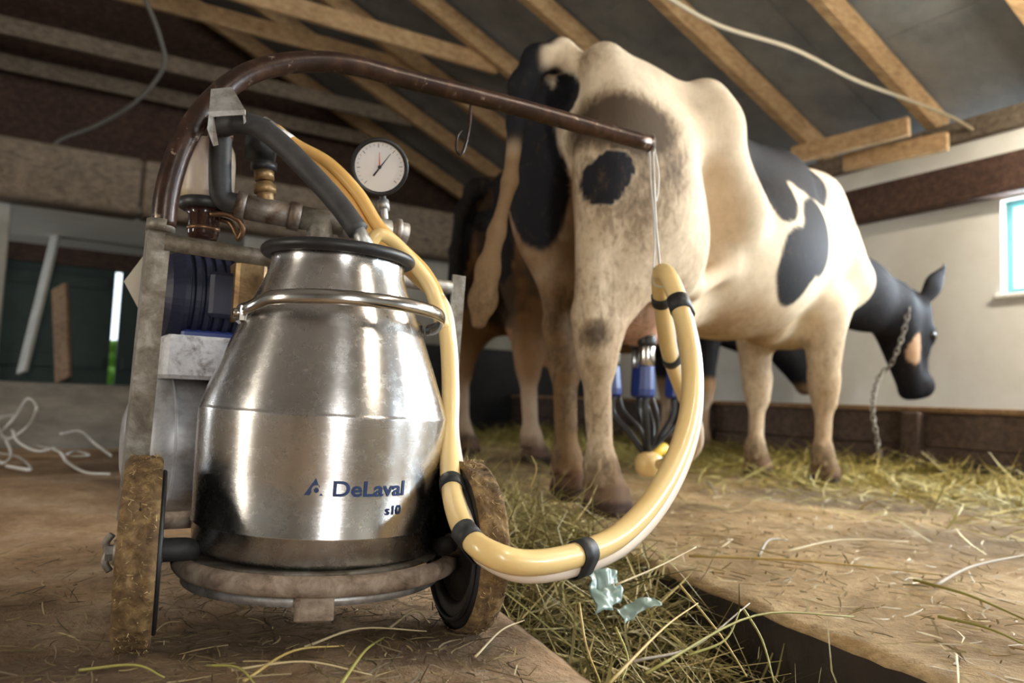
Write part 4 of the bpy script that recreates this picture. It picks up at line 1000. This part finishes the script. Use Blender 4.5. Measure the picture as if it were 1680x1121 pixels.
# pipework behind the lid
part_tube('riser_pipe', [P(366, 205, 1.13), P(362, 235, 1.135), P(361, 300, 1.14), P(364, 322, 1.143), P(376, 332, 1.147), P(396, 337, 1.152)], .0165, M['hose_black'], 16)
part_tube('riser_band', [P(362, 222, 1.135), P(362, 228, 1.135)], .0185, M['copper'])
def fit(name, p, q, r, mat): return part_tube(name, [P(*p), P(*q)], r, mat, 20)
fit('coupling', (388, 336, 1.152), (404, 340, 1.156), .0225, M['galv_fit']); fit('tee', (404, 340, 1.156), (478, 354, 1.175), .0195, M['galv_fit'])
fit('coupling', (474, 353, 1.174), (492, 357, 1.18), .0225, M['galv_fit']); fit('pipe_run', (492, 357, 1.18), (640, 380, 1.24), .0185, M['galv'])
fit('tee_branch', (526, 362, 1.19), (522, 410, 1.19), .020, M['galv']); fit('coupling', (560, 367, 1.20), (578, 370, 1.21), .0225, M['galv_fit'])
fit('valve_neck', (437, 345, 1.165), (434, 300, 1.165), .0125, M['brass']); fit('valve_nut', (435, 318, 1.165), (435, 304, 1.165), .0165, M['brass']); fit('valve_nut', (434, 296, 1.165), (433, 280, 1.165), .0150, M['brass'])
fit('valve_knob', (433, 281, 1.165), (433, 268, 1.165), .0200, M['rubber'])
fit('pulsator', (405, 238, 1.19), (452, 246, 1.20), .024, M['rubber']); fit('pulsator_nipple', (432, 200, 1.212), (478, 232, 1.205), .0098, M['alu']); fit('pulsator_head', (428, 240, 1.20), (436, 202, 1.212), .013, M['rubber'])
fit('gauge_cock', (632, 376, 1.25), (668, 384, 1.265), .0175, M['galv_fit']); fit('coupling', (646, 379, 1.256), (655, 381, 1.26), .022, M['galv_fit'])
gc = P(623, 274, 1.24); gn = (CAMP + Vector((-.05, 0, -.1)) - gc).normalized(); Mg = basis(gn, _R); 
ga = MB().lathe([(.0, -.030), (.036, -.030), (.042, -.026), (.0445, -.004), (.0475, -.002), (.0475, .006), (.0415, .007), (.0405, .002), (.0, .002)], Mg, gc, 48).build('vacuum_gauge', M['rubber'], tro, True)
MB().lathe([(.0, .0022), (.0405, .0022), (.0405, .0032), (.0, .0032)], Mg, gc, 40).build('dial', M['white_dial'], ga)
m_ = MB()
for k in range(25):
    t = math.radians(225 - 270 * k / 24); L_ = .006 if k % 4 == 0 else .0032; c = Vector((math.cos(t), math.sin(t), 0))
    m_.box(gc + Mg @ (c * (.0375 - L_ / 2) + Vector((0, 0, .0034))), (L_, .0009 if k % 4 == 0 else .0005, .0003), Mg @ Matrix.Rotation(t, 3, 'Z'))
tk_ = m_.build('dial_marks', M['ink'], ga); tk_['kind'] = 'stuff'
def needle(name, tip, tail, w_, mat, h_):
    t = Vector((*tip, h_)); q = Vector((*tail, h_)); x = (t - q).normalized(); y = Vector((-x.y, x.x, 0))
    V = [q + y * w_, q - y * w_, t - y * w_ * .3, t + y * w_ * .3]; V = [gc + Mg @ v for v in V] + [gc + Mg @ (v + Vector((0, 0, .0006))) for v in V]
    mesh_obj(name, V, [(0, 1, 2, 3), (7, 6, 5, 4), (0, 4, 5, 1), (1, 5, 6, 2), (2, 6, 7, 3), (3, 7, 4, 0)], mat, ga)
needle('pointer', (.019, .021), (-.011, -.014), .0016, M['ink'], .0048); needle('limit_pointer', (.001, .024), (0, 0), .0010, M['red'], .0042)
MB().lathe([(.0, .003), (.003, .003), (.003, .006), (.0, .006)], Mg, gc, 16).build('pointer_boss', M['ink'], ga)
fit('gauge_stem', (627, 316, 1.275), (633, 372, 1.262), .0055, M['alu']); fit('gauge_nut', (628, 330, 1.273), (630, 345, 1.27), .0100, M['alu'])

# ------------------------------------------------------------------ hoses
M['amber'] = simple('amber milk tubing', (.72, .40, .11), .28, col2=(.80, .50, .17), scale=9, **{'Subsurface Weight': .25, 'Subsurface Radius': (.02, .012, .005), 'Coat Weight': .3})
M['cream'] = simple('cream milk tubing', (.84, .60, .25), .30, col2=(.88, .66, .32), scale=6, **{'Subsurface Weight': .2, 'Subsurface Radius': (.02, .014, .006), 'Coat Weight': .3})
M['milky'] = simple('milk filled tubing', (.82, .68, .56), .28, col2=(.86, .74, .62), scale=6, **{'Coat Weight': .3})
M['band'] = simple('black band', (.012, .012, .014), .55, col2=(.025, .025, .027), scale=40)
vh = Q_ = smooth_path([tuple(P(*p)) for p in [(366, 208, 1.112), (385, 203, 1.10), (420, 207, 1.10), (460, 235, 1.10), (510, 285, 1.095), (555, 335, 1.09), (588, 380, 1.085)]], 7)
vac = setp(MB().tube(Q_, .0158, 18).build('vacuum_hose', M['hose_black'], None, True), 'thick black rubber hose arching down onto the milk can lid', 'hose')
MB().tube([P(585, 374, 1.086), P(606, 412, 1.083)], .0105, 16).build('hose_nipple', M['alu'], vac, True)
LOOP_ = [(722, 500, 1.165, .0115), (734, 560, 1.15, .012), (738, 640, 1.13, .012), (737, 710, 1.10, .0122), (738, 770, 1.05, .0124), (746, 830, .985, .0126), (768, 880, .925, .0128), (812, 912, .90, .013), (870, 924, .92, .013), (945, 911, .975, .0132), (1015, 879, 1.04, .0135), (1072, 820, 1.11, .0135),
        (1112, 745, 1.18, .0138), (1132, 668, 1.24, .014), (1133, 590, 1.30, .014), (1117, 510, 1.36, .0142), (1095, 452, 1.40, .0142), (1083, 455, 1.45, .014), (1087, 510, 1.52, .014), (1098, 580, 1.64, .014), (1118, 640, 1.80, .014), (1138, 690, 1.98, .014), (1138, 728, 2.15, .014), (1115, 752, 2.30, .014), (1082, 762, 2.42, .014)]
LOOP = [(x, y, d, r * (1.0 if i < 4 else 1.1 if i < 7 else 1.2)) for i, (x, y, d, r) in enumerate(LOOP_)]
Apath = [(452, 212, 1.21, .0095), (487, 238, 1.205, .0095), (540, 268, 1.20, .0095), (588, 318, 1.195, .0098), (622, 372, 1.195, .010), (660, 410, 1.19, .0105), (698, 450, 1.18, .011)] + LOOP
def hose4(pts, off=(0, 0, 0, 1.0), dm=0.0):
    q = []
    for i, (x, y, d, r) in enumerate(pts):
        p = P(x, y, d); q.append((p.x + off[0], p.y + off[1], p.z + off[2], r * off[3]))
    return smooth_path(q, 7)
hs = setp(empty('milk_hose', P(870, 924, .92)), 'pair of yellow milk hoses looping from the can up to the string', 'hose')
QA = hose4(Apath); KA = 7 * 7
MB().tube(QA[:KA, :3], list(QA[:KA, 3]), 16).build('pulse_tube', M['amber'], hs, True); MB().tube(QA[KA - 1:, :3], list(QA[KA - 1:, 3]), 16).build('pulse_tube', M['cream'], hs, True)
Bp = [(478, 246, 1.21, .0095), (530, 280, 1.208, .0095), (574, 330, 1.205, .0098), (606, 380, 1.205, .010), (640, 414, 1.20, .0105), (684, 455, 1.195, .011)]
LB = []
for i, (x, y, d, r) in enumerate(LOOP):
    t = min(1, max(0, (i - 3) / 3)) * (1 if i < 16 else 1)
    LB.append((x + (4 if i < 4 else (10 if i < 8 else 5)), y + 14 * t * (1 if i < 14 else .4), d + .018, r * .92))
QB = hose4(Bp + LB); KB = 6 * 7
MB().tube(QB[:KB, :3], list(QB[:KB, 3]), 16).build('milk_tube', M['amber'], hs, True); MB().tube(QB[KB - 1:, :3], list(QB[KB - 1:, 3]), 16).build('milk_tube', M['milky'], hs, True)
Qc = hose4([(606, 402, 1.098, .0098), (622, 385, 1.10, .0098), (645, 396, 1.115, .0098), (676, 430, 1.135, .0105), (706, 472, 1.155, .011), (728, 540, 1.15, .011)]); MB().tube(Qc[:, :3], list(Qc[:, 3]), 14).build('lid_tube', M['cream'], hs, True)
def band_at(px, py, wd):
    tgt = None; best = 1e9
    for i in range(len(QA)):
        p = Vector(QA[i, :3]) - CAMP; z_ = p.dot(_Fw); ux = 840 + F_PX * p.dot(_R) / z_; uy = 560.5 - F_PX * p.dot(_U) / z_
        dd = (ux - px) ** 2 + (uy - py) ** 2
        if dd < best: best, tgt = dd, i
    i = tgt; p = Vector(QA[i, :3]); j = int(np.argmin(((QB[:, :3] - QA[i, :3]) ** 2).sum(1))); q = Vector(QB[j, :3])
    t = (Vector(QA[min(i + 1, len(QA) - 1), :3]) - Vector(QA[i - 1, :3])).normalized(); sdv = (q - p); sdv -= t * sdv.dot(t); gap = sdv.length
    sdv = sdv.normalized() if gap > 1e-4 else Vector((0, 0, 1)); upv = t.cross(sdv); c = (p + Vector(q)) / 2; c -= t * (c - p).dot(t)
    m_ = MB(); N = 24; V = []; ra = QA[i, 3] * 1.14
    for k in range(2):
        for a in range(N):
            ang = 2 * math.pi * a / N; V.append(c + t * ((k - .5) * wd) + sdv * (math.cos(ang) * ra + (gap / 2 if math.cos(ang) > 0 else -gap / 2)) + upv * (math.sin(ang) * ra))
    V2_ = [v + (v - (c + t * ((k_ // N - .5) * wd))).normalized() * -.002 for k_, v in enumerate(V)]
    Fc = [(a, (a + 1) % N, N + (a + 1) % N, N + a) for a in range(N)]
    Fc += [(2 * N + b[3], 2 * N + b[2], 2 * N + b[1], 2 * N + b[0]) for b in Fc[:N]]
    Fc += [(a, 2 * N + a, 2 * N + (a + 1) % N, (a + 1) % N) for a in range(N)] + [(N + a, N + (a + 1) % N, 3 * N + (a + 1) % N, 3 * N + a) for a in range(N)]
    m_.add(V + V2_, Fc); m_.build('band', M['band'], hs, True)
for px_, py_, wd in ((742, 800, .020), (768, 882, .026), (950, 908, .026), (1124, 664, .026), (1108, 498, .030), (1086, 492, .022), (1100, 585, .024)): band_at(px_, py_, wd)
st = setp(empty('hanging_string', pe), 'white string loops tied to the pipe end, holding up the yellow hoses', 'string')
for k, pts in enumerate(([(1066, 228, 1.545), (1068, 300, 1.52), (1076, 380, 1.47), (1082, 442, 1.425)], [(1072, 240, 1.545), (1074, 310, 1.515), (1078, 380, 1.46), (1084, 445, 1.42)], [(1074, 244, 1.545), (1081, 290, 1.53), (1076, 330, 1.51), (1072, 250, 1.54)], [(1064, 236, 1.545), (1070, 330, 1.51), (1074, 400, 1.46), (1072, 462, 1.43), (1092, 468, 1.42), (1086, 440, 1.42)])):
    MB().tube(smooth_path([tuple(P(*p)) for p in pts], 8), .0016, 6).build('strand', M['rope_white'], st, True)

# ------------------------------------------------------------------ milking cluster under the udder
M['shell_blue'] = simple('blue teat cup shell', (.012, .035, .20), .35)
cl = setp(empty('milking_cluster', (cow1.matrix_basis @ Vector((.30, -.03, .05)))), 'milking cluster of blue and steel teat cups hanging under the udder', 'milking cluster')
MW = local_matrix(cow1)
claw = MW @ Vector((.27, -.06, .13))
for k, (tx, ty) in enumerate(((.22, .07), (.22, -.07), (.40, .075), (.40, -.075))):
    top = MW @ Vector((tx, ty, .555)); lean = (claw - top); lean.z = 0; axd = (Vector((0, 0, -1)) + lean * .35).normalized(); Mc = basis(axd)
    cup = MB().lathe([(.0, .108), (.024, .108), (.027, .112), (.031, .185), (.030, .205), (.022, .212), (.0, .212)], Mc, top, 10).build('teat_cup', M['shell_blue'], cl)
    MB().lathe([(.0, .0), (.020, .0), (.030, .005), (.031, .035), (.028, .046), (.0, .046)], Mc, top, 20).build('liner_mouth', M['rubber'], cup, True)
    MB().lathe([(.0255, .044), (.027, .048), (.027, .106), (.0255, .110)], Mc, top, 20).build('steel_collar', M['steel2'], cup, True)
    bt = top + axd * .21
    MB().tube(smooth_path([tuple(bt), tuple(bt + axd * .06), tuple((bt + claw) / 2 + Vector((0, 0, -.02))), tuple(claw + (bt - claw) * .12)], 6), .0105, 10).build('short_tube', M['rubber'], cup, True)
    MB().tube(smooth_path([tuple(bt + Vector((.02, 0, .0))), tuple(bt + axd * .05 + Vector((.035, -.01, 0))), tuple((bt + claw) / 2 + Vector((.03, -.01, 0))), tuple(claw + Vector((.0, 0, .03)))], 6), .006, 8).build('pulse_tube', M['rubber'], cup, True)
MB().lathe([(.0, -.045), (.03, -.043), (.045, -.025), (.048, 0), (.040, .022), (.022, .034), (.0, .036)], None, claw, 24).build('claw_bowl', M['cream'], cl, True)
MB().tube([claw + Vector((0, 0, .02)), claw + Vector((.06, .03, .05))], .017, 12).build('claw_valve', M['tag'], cl, True)
MB().tube([claw + Vector((.03, -.02, -.01)), claw + Vector((.10, -.02, .0))], .016, 12).build('claw_outlet', M['cream'], cl, True)

# ------------------------------------------------------------------ tether chain of the cow
ch = smooth_path([tuple(P(*p)) for p in [(1492, 500, 3.80), (1484, 540, 3.78), (1472, 575, 3.78), (1460, 600, 3.80), (1444, 616, 3.80), (1434, 645, 3.72), (1432, 680, 3.62), (1438, 715, 3.58), (1442, 745, 3.56)]], 16)
m_ = MB(); acc = 0; k = 0
for i in range(1, len(ch)):
    acc += np.linalg.norm(ch[i] - ch[i - 1])
    if acc > .026:
        acc = 0; t = Vector(ch[i] - ch[i - 1]).normalized(); b0 = basis(t, (1, 0, 0) if k % 2 else (0, 1, 0)); k += 1
        lk = [Vector(ch[i]) + b0 @ Vector((math.cos(a) * .011, 0, math.sin(a) * .020)) for a in np.linspace(0, 2 * math.pi, 13)]
        m_.tube(lk, .0034, 6, False)
chn = setp(m_.build('tether_chain', M['galv'], None, True), 'steel tether chain running from the black cow head down to the trough', 'chain')

# ------------------------------------------------------------------ unseen tube lamps added to brighten wall and floor
M['enamel'] = simple('white lamp enamel', (.75, .75, .73), .4)
def added_tube_lamp(lc, strength, label):
    lp = setp(empty('ceiling_lamp', lc), label, 'lamp', 'tube lamps under the rafters')
    MB().box(lc + Vector((0, 0, .05)), (1.24, .05, .05), Matrix((BY, -BX, Vector((0, 0, 1)))).transposed(), .01).build('housing', M['enamel'], lp)
    tm, nt, b_ = new_mat('lit tube'); b_.inputs['Emission Color'].default_value = (1, .90, .74, 1); b_.inputs['Emission Strength'].default_value = strength
    for sgn in (-1, 1): MB().tube([lc + BX * (.04 * sgn) - BY * .59, lc + BX * (.04 * sgn) + BY * .59], .014, 12).build('tube', tm, lp, True)
    nq = lc.x * .866 + lc.y * .5
    for q in (-.45, .45): MB().tube([lc + BY * q + Vector((0, 0, .07)), lc + BY * q + Vector((0, 0, roof_z(nq) - lc.z + .1))], .004, 6).build('hanger', M['galv'], lp)
added_tube_lamp(B(4.05, .95, 2.10), 290, 'twin tube lamp hung under the rafters near the window wall')
added_tube_lamp(B(1.75, -.75, 2.50), 110, 'twin tube lamp hung over the alley behind the viewer')
